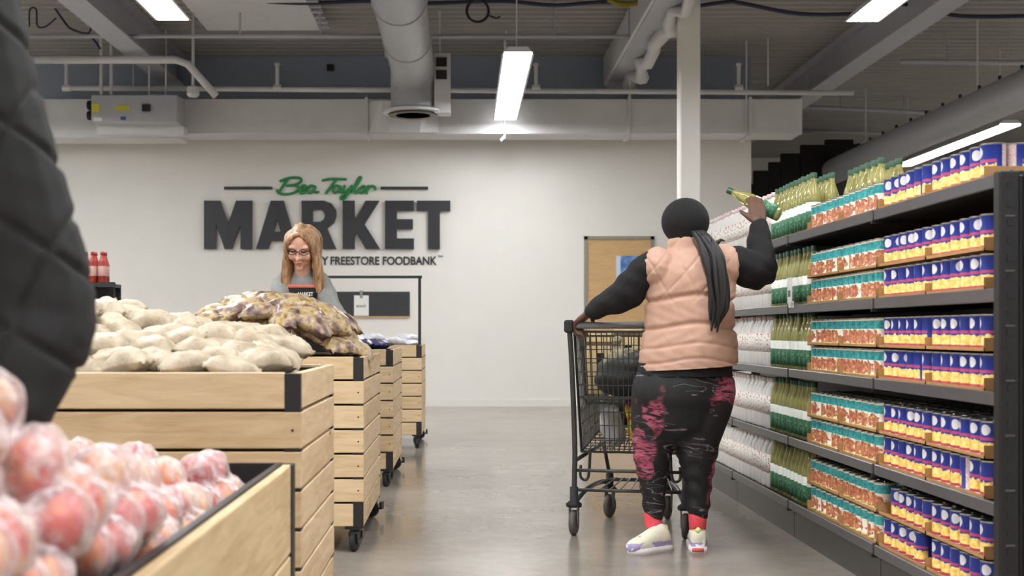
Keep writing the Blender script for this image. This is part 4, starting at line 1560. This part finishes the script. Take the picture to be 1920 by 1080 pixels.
def sack(name, c, r, mat, label, seed, rot=(0, 0, 0)):
    b = MB().ball((0, 0, 0), r, 18, 12)
    b.tube([(0, 0, r[2] * 0.8), (0.01, 0, r[2] * 1.15), (0.02, 0, r[2] * 1.35)], [r[0] * 0.35, r[0] * 0.12, r[0] * 0.2], 10, True, True)
    me = remesh(b, 0.009, 6)
    cc, n = co_of(me), no_of(me)
    amt = 0.007 * np.sin(cc[:, 0] * 40 + seed + 2 * np.sin(cc[:, 2] * 25)) * np.sin(cc[:, 1] * 37 + cc[:, 2] * 30 + seed)
    set_co(me, cc + n * amt[:, None])
    me.materials.append(M[mat])
    me.polygons.foreach_set('use_smooth', [True] * len(me.polygons))
    o = put(name, me, None, c, rot)
    return tag(o, label, 'sack')


o = sack('grocery_sack', in_cart(-0.03, 0.11, 0.77), (0.15, 0.085, 0.115), 'burlap', 'bulging dark sack with speckled top in the cart seat', 1, (0, -0.35, -0.2))
for (nm, x, y, z, w_, d_, h_, rz, lab) in (('food_carton', -0.17, 0.3, 0.66, 0.13, 0.1, 0.3, 0.1, 'tan carton standing at the left of the cart basket'), ('food_carton', -0.03, 0.32, 0.68, 0.14, 0.1, 0.33, 0.05, 'taller tan carton with a dark slot in the cart basket')):
    t = thing(nm, lab, 'carton', in_cart(x, y, z), rz - 0.2)
    MB().box((-w_ / 2, -d_ / 2, 0), (w_ / 2, d_ / 2, h_), 0.004).build('body', plain('tan_carton', (214, 190, 140), 0.6), t)
    MB().box((-w_ / 2 - 0.001, -d_ / 2 - 0.001, h_ * 0.82), (w_ / 2 + 0.001, d_ / 2 + 0.001, h_ * 0.87)).build('band', plain('brown_band', (110, 84, 54), 0.6), t)
    MB().box((-0.015, -d_ / 2 - 0.0015, h_ * 0.35), (0.02, -d_ / 2, h_ * 0.68)).build('slot', 'dark_liner', t)
t = tag(put('snack_bag', bag_mesh('snack_bag', 0.22, 0.15, 0.08, 'snack', 77), None, in_cart(0.04, 0.25, 0.535), (math.radians(70), math.radians(80), 0.0)), 'red and yellow snack bag low in the cart', 'bag')
t = tag(put('snack_bag', bag_mesh('snack_bag', 0.2, 0.15, 0.08, 'white_bag', 78), None, in_cart(-0.1, 0.3, 0.5), (math.radians(60), math.radians(75), 0.3)), 'white bag low in the cart beside the snack bag', 'bag')
t = tag(put('rice_sack', bag_mesh('rice_sack', 0.4, 0.3, 0.14, 'burlap', 79), None, in_cart(0.0, 0.5, 0.55), (math.radians(8), 0, 0.2)), 'dark flat sack lying at the front of the cart basket', 'sack')


# ------------------------------------------------------------------ people
def hand(mb, W, D, N, T, curl=(0.5, 0.6, 0.4), thumb=0.5, k=1.0):
    """palm and five fingers: wrist W, direction D, palm side N, thumb side T"""
    W, D, N, T = Vector(W), Vector(D).normalized(), Vector(N), Vector(T)
    N = (N - D * N.dot(D)).normalized()
    T = (T - D * T.dot(D) - N * T.dot(N)).normalized()
    for i, off in enumerate((0.031, 0.011, -0.01, -0.029)):
        kn = W + D * (0.088 - 0.004 * abs(i - 1)) * k + T * off * k
        mb.tube([W + T * off * 0.55 * k, W + D * 0.04 * k + T * off * 0.85 * k, kn], [0.016 * k, 0.0145 * k, 0.0115 * k], 10, True, True)
        p, a = kn, 0.0
        pts, rs = [kn], [0.0105 * k]
        sc = (0.95, 1.06, 1.0, 0.8)[i] * k
        for s, (ln, c) in enumerate(zip((0.042, 0.028, 0.022), curl)):
            a += c
            p = p + (D * math.cos(a) + N * math.sin(a)) * ln * sc
            pts.append(p)
            rs.append((0.0095, 0.0085, 0.007)[s] * k)
        mb.tube(pts, rs, 9, True, True)
    b0 = W + D * 0.022 * k + T * 0.03 * k
    d1 = (D * 0.62 + T * 0.7 + N * 0.35).normalized()
    d2 = (D * (0.9 - 0.5 * thumb) + T * (0.35 - 0.5 * thumb) + N * (0.3 + thumb)).normalized()
    mb.tube([b0 - D * 0.01, b0 + d1 * 0.035 * k, b0 + d1 * 0.045 * k + d2 * 0.022 * k, b0 + d1 * 0.045 * k + d2 * 0.045 * k], [0.014 * k, 0.012 * k, 0.0105 * k, 0.0085 * k], 9, True, True)


def head(mb, c, f, u, k=1.0, face=True):
    """skull, jaw, nose and ears about centre c, facing f, with up u"""
    c, f, u = Vector(c), Vector(f).normalized(), Vector(u).normalized()
    f = (f - u * f.dot(u)).normalized()
    r = f.cross(u)
    st = [(-0.104, 0.045, .02, .022), (-0.086, 0.038, .044, .048), (-0.058, 0.02, .057, .07), (-0.025, 0.008, .066, .084), (0.01, 0.0, .071, .092), (0.045, -0.004, .073, .094), (0.078, -0.008, .062, .08), (0.098, -0.01, .042, .054), (0.108, -0.01, .014, .018)]
    mb.tube(*smooth_path([c + u * a * k + f * b_ * k for a, b_, _, _ in st], [(p * k, q * k) for _, _, p, q in st], 3), 18, True, True)
    if face:
        mb.tube([c + f * 0.088 * k + u * 0.006 * k, c + f * 0.102 * k - u * 0.02 * k, c + f * 0.112 * k - u * 0.036 * k], [0.007 * k, 0.009 * k, 0.012 * k], 8, True, True)
        for s in (-1, 1):
            mb.ball(c + f * 0.1 * k - u * 0.038 * k + r * s * 0.01 * k, 0.009 * k, 8, 6)
            mb.ball(c + f * 0.07 * k - u * 0.03 * k + r * s * 0.036 * k, 0.028 * k, 10, 7)      # cheeks
            mb.tube([c + f * 0.082 * k + u * 0.022 * k + r * s * 0.015 * k, c + f * 0.078 * k + u * 0.024 * k + r * s * 0.05 * k], 0.011 * k, 8, True, True)   # brows
        mb.ball(c + f * 0.078 * k - u * 0.098 * k, 0.02 * k, 10, 7)      # chin
        mb.ball(c + f * 0.092 * k - u * 0.064 * k, (0.02 * k, 0.01 * k, 0.01 * k), 10, 7)
    for s in (-1, 1):
        mb.tube([c + r * s * 0.07 * k - u * 0.028 * k - f * 0.004, c + r * s * 0.079 * k - f * 0.012 * k, c + r * s * 0.078 * k + u * 0.022 * k - f * 0.014 * k], [(0.006, 0.01), (0.008, 0.016), (0.006, 0.013)], 8, True, True)
    return r, f, u


def fin_p(name, me, mat, parent, pivot):
    c = co_of(me) - np.array(tuple(pivot))
    set_co(me, c)
    o = finish(name, me, mat, parent)
    if parent is None:
        o.location = pivot
    return o


def shoe(parent, heel, toe, pivot, k=1.0):
    """sneaker from heel to toe on the floor"""
    h, t = Vector(heel), Vector(toe)
    d = (t - h).normalized()
    L = (t - h).length
    z = Vector((0, 0, 1))
    up = MB()
    st = [(0.0, 0.05, 0.034, 0.046), (0.12, 0.062, 0.037, 0.058), (0.3, 0.062, 0.038, 0.056), (0.5, 0.052, 0.041, 0.046), (0.7, 0.042, 0.044, 0.036), (0.88, 0.036, 0.04, 0.028), (0.98, 0.03, 0.026, 0.018)]
    p, r = smooth_path([h + d * L * a + z * b_ for a, b_, _, _ in st], [(w_ * k, hh_ * k) for _, _, w_, hh_ in st], 3)
    side = Vector((d.y, -d.x, 0))
    vs_, fs = [], []
    sg_ = 16
    for q, (ra, rb) in zip(p, r):
        for a in range(sg_):
            an = 2 * math.pi * a / sg_
            vs_.append(q + side * ra * math.cos(an) + z * rb * math.sin(an))
    n = len(p)
    for i in range(n - 1):
        for a in range(sg_):
            b_ = (a + 1) % sg_
            fs.append((i * sg_ + a, i * sg_ + b_, (i + 1) * sg_ + b_, (i + 1) * sg_ + a))
    fs += [tuple(range(sg_)), tuple((n - 1) * sg_ + a for a in range(sg_))]
    up.add(vs_, fs)
    up.tube([h + d * L * 0.14 + z * 0.07, h + d * L * 0.18 + z * 0.085], [(0.042, 0.046), (0.04, 0.044)], 14, True, True)
    me = remesh(up, 0.006, 4)
    c = co_of(me)
    c[:, 2] = np.maximum(c[:, 2], 0.012)
    set_co(me, c)
    s = fin_p('shoe', me, 'shoe', parent, pivot)
    so = MB()
    pts = [(0.0, 0.034), (0.1, 0.041), (0.35, 0.04), (0.6, 0.046), (0.8, 0.047), (0.95, 0.034), (1.02, 0.014)]
    ring = [(h + d * (L * a - 0.012) + side * w_) for a, w_ in pts] + [(h + d * (L * a - 0.012) - side * w_) for a, w_ in pts[::-1]]
    n = len(ring)
    lo = [Vector((q.x, q.y, 0.0)) for q in ring]
    hi = [Vector((q.x, q.y, 0.028)) for q in ring]
    so.add(lo + hi, [tuple(range(n))[::-1], tuple(range(n, 2 * n))] + [(i, (i + 1) % n, n + (i + 1) % n, n + i) for i in range(n)])
    fin_p('sole', so.mesh('sole'), 'sole', s, pivot)
    he = MB().tube([h - d * 0.006 + z * 0.016 + side * -0.024, h - d * 0.009 + z * 0.016, h - d * 0.006 + z * 0.016 + side * 0.024], 0.011, 8)
    fin_p('heel_patch', he.mesh('heel_patch'), 'heel', s, pivot)
    tg = MB().tube([h + d * 0.02 + z * 0.1 - side * 0.02, h - d * 0.0 + z * 0.1, h + d * 0.02 + z * 0.1 + side * 0.02], [(0.01, 0.016)] * 3, 8)
    fin_p('heel_tab', tg.mesh('heel_tab'), plain_key('lime_tab', (222, 224, 150)), s, pivot)
    return s


def plain_key(k, rgb):
    if k not in M:
        M[k] = plain(k, rgb, 0.6)
    return k


# ---- customer in the peach vest, seen from behind
DC = 5.55
pv = Vector((0.97, DC, 0))
def C(x, y, dd=DC):
    return P(x, y, dd)


shR, elR, wrR = C(1366, 492, 5.52), C(1424, 508, 5.6), C(1424, 416, 5.72)
shL, elL, wrL = C(1224, 498, 5.52), C(1172, 552, 5.6), in_cart(-0.17, -0.155, 1.06)
hipL, knL, anL = C(1234, 720), C(1223, 862, 5.56), C(1225, 985, 5.56)
hipR, knR, anR = C(1330, 720), C(1308, 862, 5.52), C(1308, 985, 5.52)
pel, wst, chs, nk, hd = C(1282, 715), C(1290, 620), C(1292, 530), C(1288, 468), C(1285, 418, 5.57)
heelL, toeL = Vector((C(1250, 0).x, 5.56, 0.0)), Vector((C(1172, 0).x, 5.44, 0.0))
heelR, toeR = Vector((C(1308, 0, 5.5).x, 5.49, 0.0)), Vector((C(1308, 0).x + 0.03, 5.74, 0.0))
b = MB()
limb(b, [pel - Vector((0, 0, 0.06)), pel, wst, chs, nk - Vector((0, 0, 0.03))], [(.17, .14), (.19, .15), (.165, .125), (.165, .12), (.07, .06)], 20)
b.tube([nk - Vector((0, 0, 0.05)), hd - Vector((0, 0, 0.05))], 0.052, 12, True, True)
head(b, hd - Vector((0, 0, 0.012)), (0.25, 1, -0.1), (0, 0.05, 1), 0.9)
for sh, el, wr_ in ((shL, elL, wrL), (shR, elR, wrR)):
    limb(b, [chs + (sh - chs) * 0.5, sh, (sh + el) / 2, el, (el * 0.55 + wr_ * 0.45), wr_], [.07, .06, .056, .048, .046, .028])
bd = in_cart(-0.19, -0.12, 1.02) - wrL
hand(b, wrL, (bd.x - 0.02, bd.y, -0.03), (0.1, 0.2, -1), (1, 0, 0.2), (0.7, 0.9, 0.6), 0.6)
# raised hand grips a bottle on its far side
bax = Vector((-0.82, 0.35, 0.46)).normalized()
bctr = C(1417, 381, 5.79)
hand(b, wrR, (-0.12, 0.2, 1), (0, 1, 0.05), (-1, 0.1, 0.1), (0.55, 0.85, 0.6), 0.55)
for hp, kn_, an, he, to in ((hipL, knL, anL, heelL, toeL), (hipR, knR, anR, heelR, toeR)):
    limb(b, [pel + (hp - pel) * 0.7, hp - Vector((0, 0, .06)), (hp + kn_) / 2, kn_, kn_ * 0.6 + an * 0.4, an], [.1, .1, .08, .055, .045, .034])
    b.tube([an, he + (to - he) * 0.3 + Vector((0, 0, .05)), he + (to - he) * 0.75 + Vector((0, 0, .04))], [0.035, 0.034, 0.026], 10, True, True)
cust = fin_p('person', remesh(b, 0.006, 3), 'skin_dark', None, pv)
tag(cust, 'customer seen from behind in a peach vest and patterned leggings reaching up', 'person')
# black long-sleeved top
b = MB()
for sh, el, wr_, rr in ((shL, elL, wrL, (.07, .07, .08, .076, .058, .044)), (shR, elR, wrR, (.07, .072, .084, .08, .06, .044))):
    e2 = wr_ + (el - wr_).normalized() * 0.03
    limb(b, [chs + (sh - chs) * 0.5, sh, (sh + el) / 2, el, (el * 0.5 + wr_ * 0.5), e2], list(rr))
limb(b, [C(1284, 714), C(1285, 680), wst, chs], [(.214, .173), (.204, .162), (.17, .13), (.17, .125)], 20)
me = remesh(b, 0.008, 5)
c, n = co_of(me), no_of(me)
amt = 0.004 * np.sin(c[:, 0] * 60 + c[:, 2] * 45) * np.sin(c[:, 2] * 38 - c[:, 0] * 20)
set_co(me, c + n * amt[:, None])
c = co_of(me)
c[:, 2] = np.maximum(c[:, 2], C(0, 704).z)
set_co(me, c)
fin_p('black_top', me, 'black_cloth', cust, pv)
# vest
b = MB()
up = Vector((0, 0, 1))
limb(b, [C(1289, 702), C(1292, 650), C(1293, 605), C(1293, 560), C(1294, 515), C(1293, 488), C(1290, 466)],
     [(.222, .182), (.216, .176), (.2, .162), (.2, .155), (.204, .15), (.178, .125), (.1, .085)], 24)
for s, sh in ((-1, shL), (1, shR)):
    b.ball(sh + Vector((-s * 0.022, 0, -0.012)), (0.078, 0.098, 0.096), 14, 10)
b.tube([C(1289, 480), C(1287, 452)], [(.085, .082), (.078, .08)], 18)
me = remesh(b, 0.006, 5)
def kv(c):
    z = c[:, 2]
    return np.where(z < 1.1, 0.12, 1.0)


c, n = co_of(me), no_of(me)
z_ = c[:, 2]
hs = np.zeros(len(c))
for y_, dpt, wd in ((560, 0.016, 0.011), (612, 0.012, 0.01), (648, 0.005, 0.008), (676, 0.006, 0.006)):
    zz = C(0, y_).z + 0.014 * np.sin(c[:, 0] * 14)
    hs -= dpt * np.exp(-((z_ - zz) / wd) ** 2)
hs += 0.0016 * np.sin(c[:, 0] * 70 + 3 * np.sin(z_ * 30)) * np.sin(z_ * 60)
set_co(me, c + n * hs[:, None])
quilt(me, 0.11, 0.004, 0.005, [(1, 0, 0.55), (1, 0, -0.9)], kv)
c = co_of(me)
c[:, 2] = np.maximum(c[:, 2], C(0, 690).z + 0.012 * (c[:, 0] - 0.97) / 0.2)
set_co(me, c)
fin_p('vest', me, 'peach', cust, pv)
# leggings
b = MB()
limb(b, [C(1284, 700), C(1281, 718), C(1277, 745), C(1276, 765)], [(.196, .156), (.214, .172), (.221, .178), (.2, .165)], 24)
for hp, kn_, an, s in ((hipL, knL, anL, -1), (hipR, knR, anR, 1)):
    limb(b, [hp + Vector((0, 0, -0.02)), C(1230 if s < 0 else 1324, 765, kn_.y), C(1226 if s < 0 else 1312, 810, kn_.y), kn_, C(1225 if s < 0 else 1309, 910, kn_.y), C(1227 if s < 0 else 1309, 958, kn_.y)],
         [.118, .112, .1, .082, .06, .049], 18)
me = remesh(b, 0.008, 6)
c, n = co_of(me), no_of(me)
amt = 0.0035 * np.sin(c[:, 2] * 85 + 3 * np.sin(c[:, 0] * 30)) * np.clip((0.62 - c[:, 2]) * 4, 0, 1)
set_co(me, c + n * amt[:, None])
fin_p('leggings', me, 'leggings', cust, pv)
# socks and shoes
for an, he, to in ((anL, heelL, toeL), (anR, heelR, toeR)):
    b = MB()
    limb(b, [C(0, 958).z * up + Vector((an.x, an.y, 0)), an + up * 0.02, he + (to - he) * 0.22 + up * 0.06], [.04, .04, .033], 14)
    fin_p('sock', remesh(b, 0.006, 3), 'sock', cust, pv)
    shoe(cust, he, to, pv)
# knit cap and ponytail
b = MB().ball(hd + Vector((0, 0, 0.006)), (.107, .112, .106), 22, 14)
limb(b, [hd + Vector((0, -0.03, -0.085)), hd + Vector((0, -0.02, -0.04))], [(.07, .06), (.09, .085)], 16)
fin_p('knit_cap', remesh(b, 0.007, 6), 'black_knit', cust, pv)
b = MB()
for k in range(16):
    o_ = Vector((random.uniform(-.036, .036), random.uniform(-.012, .012), 0))
    path = [C(1308, 436, 5.46), C(1322, 450, 5.42), C(1337, 482, 5.385), C(1346, 530, 5.37), C(1348, 575, 5.37), C(1343, 612 + random.uniform(-18, 10), 5.37)]
    path = [q + o_ * f_ for q, f_ in zip(path, (0.5, 0.8, 1, 1.1, 1, 0.7))]
    path = [q + Vector((random.uniform(-.006, .006), 0, 0)) for q in path]
    b.tube(*smooth_path(path, [.012, .014, .014, .013, .012, .004], 4), 7, True, True)
b.tube(*smooth_path([C(1345, 455, 5.42), C(1352, 450, 5.42), C(1358, 452, 5.42)], [.01, .006, .003], 3), 6, True, True)
fin_p('ponytail', b.mesh('ponytail'), 'black_hair', cust, pv)
# the bottle held up
rot = bax.to_track_quat('Z', 'Y').to_euler()
oil_bottle(bctr - bax * 0.125, rot, 'golden oil bottle held up in the raised hand of the customer')

# ---- clerk behind the printed bags, facing the camera
pv = Vector((-0.95, 7.1, 0))
def K(x, y, dd=7.05):
    return P(x, y, dd)


hd = K(566, 463, 6.95)
hf, hu = Vector((-0.12, -1, -0.42)), Vector((0, -0.42, 1))
nk = K(568, 508, 7.03)
chs, wst, pel = K(570, 560, 7.1), K(570, 620, 7.16), Vector((-0.92, 7.18, 0.88))
shA, elA, wrA = K(533, 528, 7.06), K(518, 585, 6.9), P(530, 610, 6.62)      # at the left of the photo
shB, elB, wrB = K(598, 528, 7.06), K(626, 582, 6.95), P(648, 612, 6.62)
b = MB()
limb(b, [pel - up * 0.05, pel, wst, chs, nk - up * 0.04], [(.15, .11), (.16, .115), (.12, .09), (.135, .095), (.05, .045)], 18)
b.tube([nk - up * 0.04, hd - up * 0.06 + Vector((0, 0.02, 0))], 0.047, 12, True, True)
r_, f_, u_ = head(b, hd, hf, hu, 0.97)
for sh, el, w_, sg_ in ((shA, elA, wrA, 1), (shB, elB, wrB, -1)):
    limb(b, [chs + (sh - chs) * 0.5 + up * 0.04, sh, (sh + el) / 2, el, (el + w_) / 2, w_], [.05, .046, .042, .036, .033, .024])
    hand(b, w_, (0.1 * sg_, -0.8, -0.35), (0, 0, -1), (sg_, 0, 0), (0.25, 0.3, 0.2), 0.2, 0.92)
for s in (-1, 1):
    x = pel.x + s * 0.09
    limb(b, [(x, 7.18, .84), (x, 7.15, .48), (x + s * 0.01, 7.2, .09)], [.085, .056, .036])
    b.tube([(x, 7.2, .05), (x, 7.06, .035)], [0.035, 0.03], 10, True, True)
clerk = fin_p('person', remesh(b, 0.006, 3), 'skin_light', None, pv)
tag(clerk, 'clerk with long blonde hair, glasses and black apron bending over bags', 'person')
for s in (-1, 1):
    e = MB().tube([hd + f_ * 0.088 + u_ * 0.004 + r_ * (s * 0.031 - 0.013), hd + f_ * 0.0915 + u_ * 0.001 + r_ * s * 0.031, hd + f_ * 0.088 + u_ * 0.004 + r_ * (s * 0.031 + 0.013)], [(0.004, 0.004)] * 3, 8, True, True)
    fin_p('eye', e.mesh('eye'), 'lens_frame', clerk, pv)
b = MB()
for s in (-1, 1):
    ce = hd + f_ * 0.101 + u_ * 0.004 + r_ * s * 0.032
    b.tube([ce + r_ * 0.024 * math.cos(a) + u_ * 0.016 * math.sin(a) for a in np.linspace(0, 2 * math.pi, 21)], 0.0022, 6, False)
    b.tube([ce + r_ * s * 0.026 + u_ * 0.006, hd + r_ * s * 0.077 + u_ * 0.008 + f_ * 0.01], 0.0025, 6)
b.tube([hd + f_ * 0.106 + u_ * 0.008 - r_ * 0.008, hd + f_ * 0.106 + u_ * 0.008 + r_ * 0.008], 0.003, 6)
fin_p('glasses', b.mesh('glasses'), 'lens_frame', clerk, pv)
l = MB()
for dz_ in (0.004, -0.004):
    l.tube([hd + f_ * 0.094 - u_ * (0.066 - dz_) - r_ * 0.02, hd + f_ * 0.104 - u_ * (0.065 - dz_), hd + f_ * 0.094 - u_ * (0.066 - dz_) + r_ * 0.02], [0.002, 0.0045, 0.002], 8, True, True)
fin_p('mouth', l.mesh('mouth'), 'lips', clerk, pv)
# hair: cap with a parting, and long locks down both sides
b = MB()
st = [(-0.02, -0.035, .076, .07), (0.03, -0.022, .081, .086), (0.07, -0.014, .074, .09), (0.1, -0.012, .052, .066), (0.116, -0.01, .02, .026)]
b.tube(*smooth_path([hd + u_ * a + f_ * q for a, q, _, _ in st], [(p_, q) for _, _, p_, q in st], 3), 18, True, True)
for s in (-1, 1):
    for k in range(13):
        a = k / 12
        st_ = hd + u_ * (0.098 + 0.03 * a - 0.025 * a * a) + r_ * s * (0.006 + 0.01 * a) + f_ * (0.072 - 0.13 * a)
        m1 = hd + u_ * (0.052 + 0.012 * math.sin(a * 3)) + r_ * s * (0.06 + 0.02 * math.sin(a * 3)) + f_ * (0.07 - 0.135 * a)
        m2 = hd - u_ * 0.03 + r_ * s * (0.078 + 0.006 * math.sin(k)) + f_ * (0.04 - 0.1 * a)
        m3 = hd + r_ * s * (0.085 + 0.014 * math.sin(k * 2.1)) + Vector((0, 0.0 + 0.06 * a, -0.11))
        m4 = hd + r_ * s * (0.092 + 0.018 * math.sin(k * 1.3)) + Vector((0.0, 0.02 + 0.06 * a, -0.185 - 0.02 * math.sin(k * 1.7)))
        m5 = hd + r_ * s * (0.08 + 0.02 * math.sin(k * 2.7)) + Vector((0.0, 0.02 + 0.06 * a, -0.25 - 0.03 * math.sin(k * 2.2)))
        b.tube(*smooth_path([st_, m1, m2, m3, m4, m5], [.011, .015, .018, .019, .017, .005], 4), 7, True, True)
for k in range(9):
    x = -0.07 + k * 0.0175
    b.tube(*smooth_path([hd + u_ * 0.1 - f_ * 0.05 + r_ * x * 0.5, hd + u_ * 0.03 - f_ * 0.105 + r_ * x, hd - u_ * 0.06 - f_ * 0.1 + r_ * x, hd + r_ * x + Vector((0, 0.11, -0.2))], [.018, .022, .022, .012], 4), 7, True, True)
fin_p('hair', remesh(b, 0.0055, 2), 'blonde', clerk, pv)
# grey top
b = MB()
limb(b, [pel + up * 0.02, wst, chs, K(569, 528, 7.05), nk - up * 0.015], [(.175, .13), (.145, .11), (.155, .115), (.13, .09), (.062, .058)], 20)
for sh, el, w_ in ((shA, elA, wrA), (shB, elB, wrB)):
    e2 = w_ + (el - w_).normalized() * 0.02
    limb(b, [chs + (sh - chs) * 0.5 + up * 0.04, sh, (sh + el) / 2, el, (el + w_) / 2, e2], [.06, .062, .058, .053, .047, .038])
me = remesh(b, 0.008, 4)
c, n = co_of(me), no_of(me)
amt = 0.004 * np.sin(c[:, 2] * 70 + c[:, 0] * 40) * np.sin(c[:, 0] * 35 + c[:, 1] * 50)
set_co(me, c + n * amt[:, None])
fin_p('grey_top', me, 'grey_cloth', clerk, pv)
# apron: curved bib and skirt
def wrap(levels, a0, a1, t=0.006, na=13):
    vs_, fs = [], []
    for lay in (0, 1):
        for (cc, rx, ry, w_) in levels:
            for i in range(na):
                a = (a0 + (a1 - a0) * i / (na - 1)) * w_
                q = 1 + 0
                vs_.append((cc.x + (rx + lay * t) * math.sin(a), cc.y - (ry + lay * t) * math.cos(a), cc.z))
    nl = len(levels)
    m = nl * na
    for j in range(nl - 1):
        for i in range(na - 1):
            a = j * na + i
            fs.append((a, a + 1, a + na + 1, a + na))
            fs.append((m + a, m + a + na, m + a + na + 1, m + a + 1))
    rim = list(range(na)) + [j * na + na - 1 for j in range(1, nl)] + [(nl - 1) * na + i for i in range(na - 2, -1, -1)] + [j * na for j in range(nl - 2, 0, -1)]
    for k in range(len(rim)):
        a, b_ = rim[k], rim[(k + 1) % len(rim)]
        fs.append((a, b_, m + b_, m + a))
    return MB().add(vs_, fs)


lv = [(K(571, 541, 7.09), .172, .128, 0.62), (K(571, 556, 7.09), .172, .13, 0.68), (K(571, 580, 7.12), .168, .126, 0.8), (wst, .165, .13, 1.0), (pel + up * 0.06, .185, .15, 1.0), (pel - up * 0.1, .19, .15, 1.0), (pel - up * 0.35, .18, .14, 1.0)]
fin_p('apron', wrap(lv, -1.15, 1.15).mesh('apron'), 'apron', clerk, pv)
lt = [(K(571, 535, 7.085), .163, .122, 0.6), (K(571, 542, 7.09), .17, .127, 0.62)]
fin_p('coral_trim', wrap(lt, -1.1, 1.1).mesh('coral_trim'), 'pink_shirt', clerk, pv)
b = MB()
for s in (-1, 1):
    b.tube(*smooth_path([K(571, 541, 7.09) + Vector((s * 0.115, -0.1, 0)), K(571, 515, 7.08) + Vector((s * 0.1, -0.085, 0)), nk + Vector((s * 0.068, -0.01, 0.01)), nk + Vector((s * 0.03, 0.06, 0.0))], [(.012, .005)] * 4, 4), 8)
fin_p('apron_strap', b.mesh('apron_strap'), 'apron', clerk, pv)
A = K(575, 553, 7.0)
q = put_text('apron_print', 'MARKET', A.x - 0.042 - pv.x, A.x + 0.042 - pv.x, A.z - 0.008, A.z + 0.014, 6.952 - pv.y, 0.003, 'card', clerk, 0.02)
b = MB()
for s in (-1, 1):
    x = pel.x + s * 0.09
    limb(b, [(pel.x + s * 0.05, 7.18, .86), (x, 7.18, .8), (x, 7.15, .48), (x + s * 0.01, 7.2, .1)], [.1, .1, .072, .058])
fin_p('trousers', remesh(b, 0.01, 4), 'jeans', clerk, pv)
for s in (-1, 1):
    x = pel.x + s * 0.1
    shoe(clerk, Vector((x, 7.26, 0)), Vector((x, 7.01, 0)), pv)

# ---- shopper in the black quilted jacket, cut off by the left edge
pv = Vector((-1.2, 1.85, 0))
DJ = 1.85
sh, el, w_ = P(-112, -40, 1.92), P(66, 575, 1.88), P(30, 775, 1.78)
nk = Vector((-0.98, 1.9, 1.58))
chs, wst, pel = Vector((-1.0, 1.92, 1.36)), Vector((-1.1, 1.9, 1.12)), Vector((-1.2, 1.88, 0.93))
shB, elB, wB = Vector((-1.16, 2.08, 1.46)), Vector((-1.1, 2.2, 1.18)), Vector((-0.9, 2.1, 1.0))
hd = Vector((-0.93, 1.86, 1.74))
b = MB()
limb(b, [pel - up * 0.05, pel, wst, chs, nk - up * 0.05], [(.12, .16), (.12, .17), (.105, .145), (.11, .165), (.055, .06)], 18)
b.tube([nk - up * 0.04, hd - up * 0.07], 0.055, 12, True, True)
head(b, hd, (1, -0.35, -0.4), (0.3, 0, 1), 1.02)
for s_, e_, x_ in ((sh, el, w_), (shB, elB, wB)):
    limb(b, [chs + (s_ - chs) * 0.5 + up * 0.04, s_, (s_ + e_) / 2, e_, (e_ + x_) / 2, x_], [.06, .055, .05, .044, .04, .028])
hand(b, w_, (0.05, -0.45, -0.8), (0.3, -0.6, 0.3), (-1, 0, 0), (0.4, 0.5, 0.3), 0.3)
hand(b, wB, (0.7, -0.2, -0.5), (0, -0.2, -1), (0, -1, 0), (0.3, 0.4, 0.3), 0.3)
for s in (-1, 1):
    y_ = pel.y + s * 0.1
    limb(b, [(pel.x, y_, .88), (pel.x - 0.0, y_, .5), (pel.x, y_ + s * 0.02, .09)], [.09, .06, .038])
    b.tube([(pel.x, y_, .05), (pel.x + 0.1, y_, .035)], [0.035, 0.03], 10, True, True)
shop = fin_p('person', remesh(b, 0.007, 3), 'skin_light', None, pv)
tag(shop, 'shopper in a black quilted jacket reaching down at the left edge', 'person')
b = MB()
limb(b, [pel - up * 0.12, pel, wst, chs, nk - up * 0.03], [(.17, .215), (.17, .21), (.15, .19), (.15, .2), (.09, .1)], 20)
for s_, e_, x_ in ((sh, el, w_), (shB, elB, wB)):
    e2 = x_ + (e_ - x_).normalized() * 0.0
    limb(b, [chs + (s_ - chs) * 0.5 + up * 0.02, s_, s_ * 0.55 + e_ * 0.45, e_, e_ * 0.45 + x_ * 0.55, e2], [.1, .098, .096, .09, .074, .052])
me = remesh(b, 0.006, 6)
quilt(me, 0.13, 0.008, 0.006, [(0.55, 0.25, 1), (1, 0.2, -0.45)], None, 0.0012)
fin_p('quilted_jacket', me, 'jacket', shop, pv)
b = MB()
dcu = (w_ - el).normalized()
limb(b, [w_ - dcu * 0.012, w_ + dcu * 0.02], [.045, .04])
fin_p('cuff', remesh(b, 0.006, 3), 'black_knit', shop, pv)
b = MB()
for s in (-1, 1):
    y_ = pel.y + s * 0.1
    limb(b, [(pel.x, y_, .9), (pel.x, y_, .5), (pel.x, y_ + s * 0.02, .09)], [.105, .075, .055])
fin_p('trousers', remesh(b, 0.01, 4), 'jeans', shop, pv)
for s in (-1, 1):
    y_ = pel.y + s * 0.12
    shoe(shop, Vector((pel.x - 0.08, y_, 0)), Vector((pel.x + 0.16, y_, 0)), pv)
b = MB()
b.ball(hd + Vector((-0.02, 0.01, 0.03)), (.105, .095, .105), 18, 12)
b.tube([hd + Vector((-0.08, 0.03, 0)), hd + Vector((-0.11, 0.04, -0.1))], [0.07, 0.05], 12, True, True)
fin_p('hair', remesh(b, 0.008, 4), 'black_hair', shop, pv)
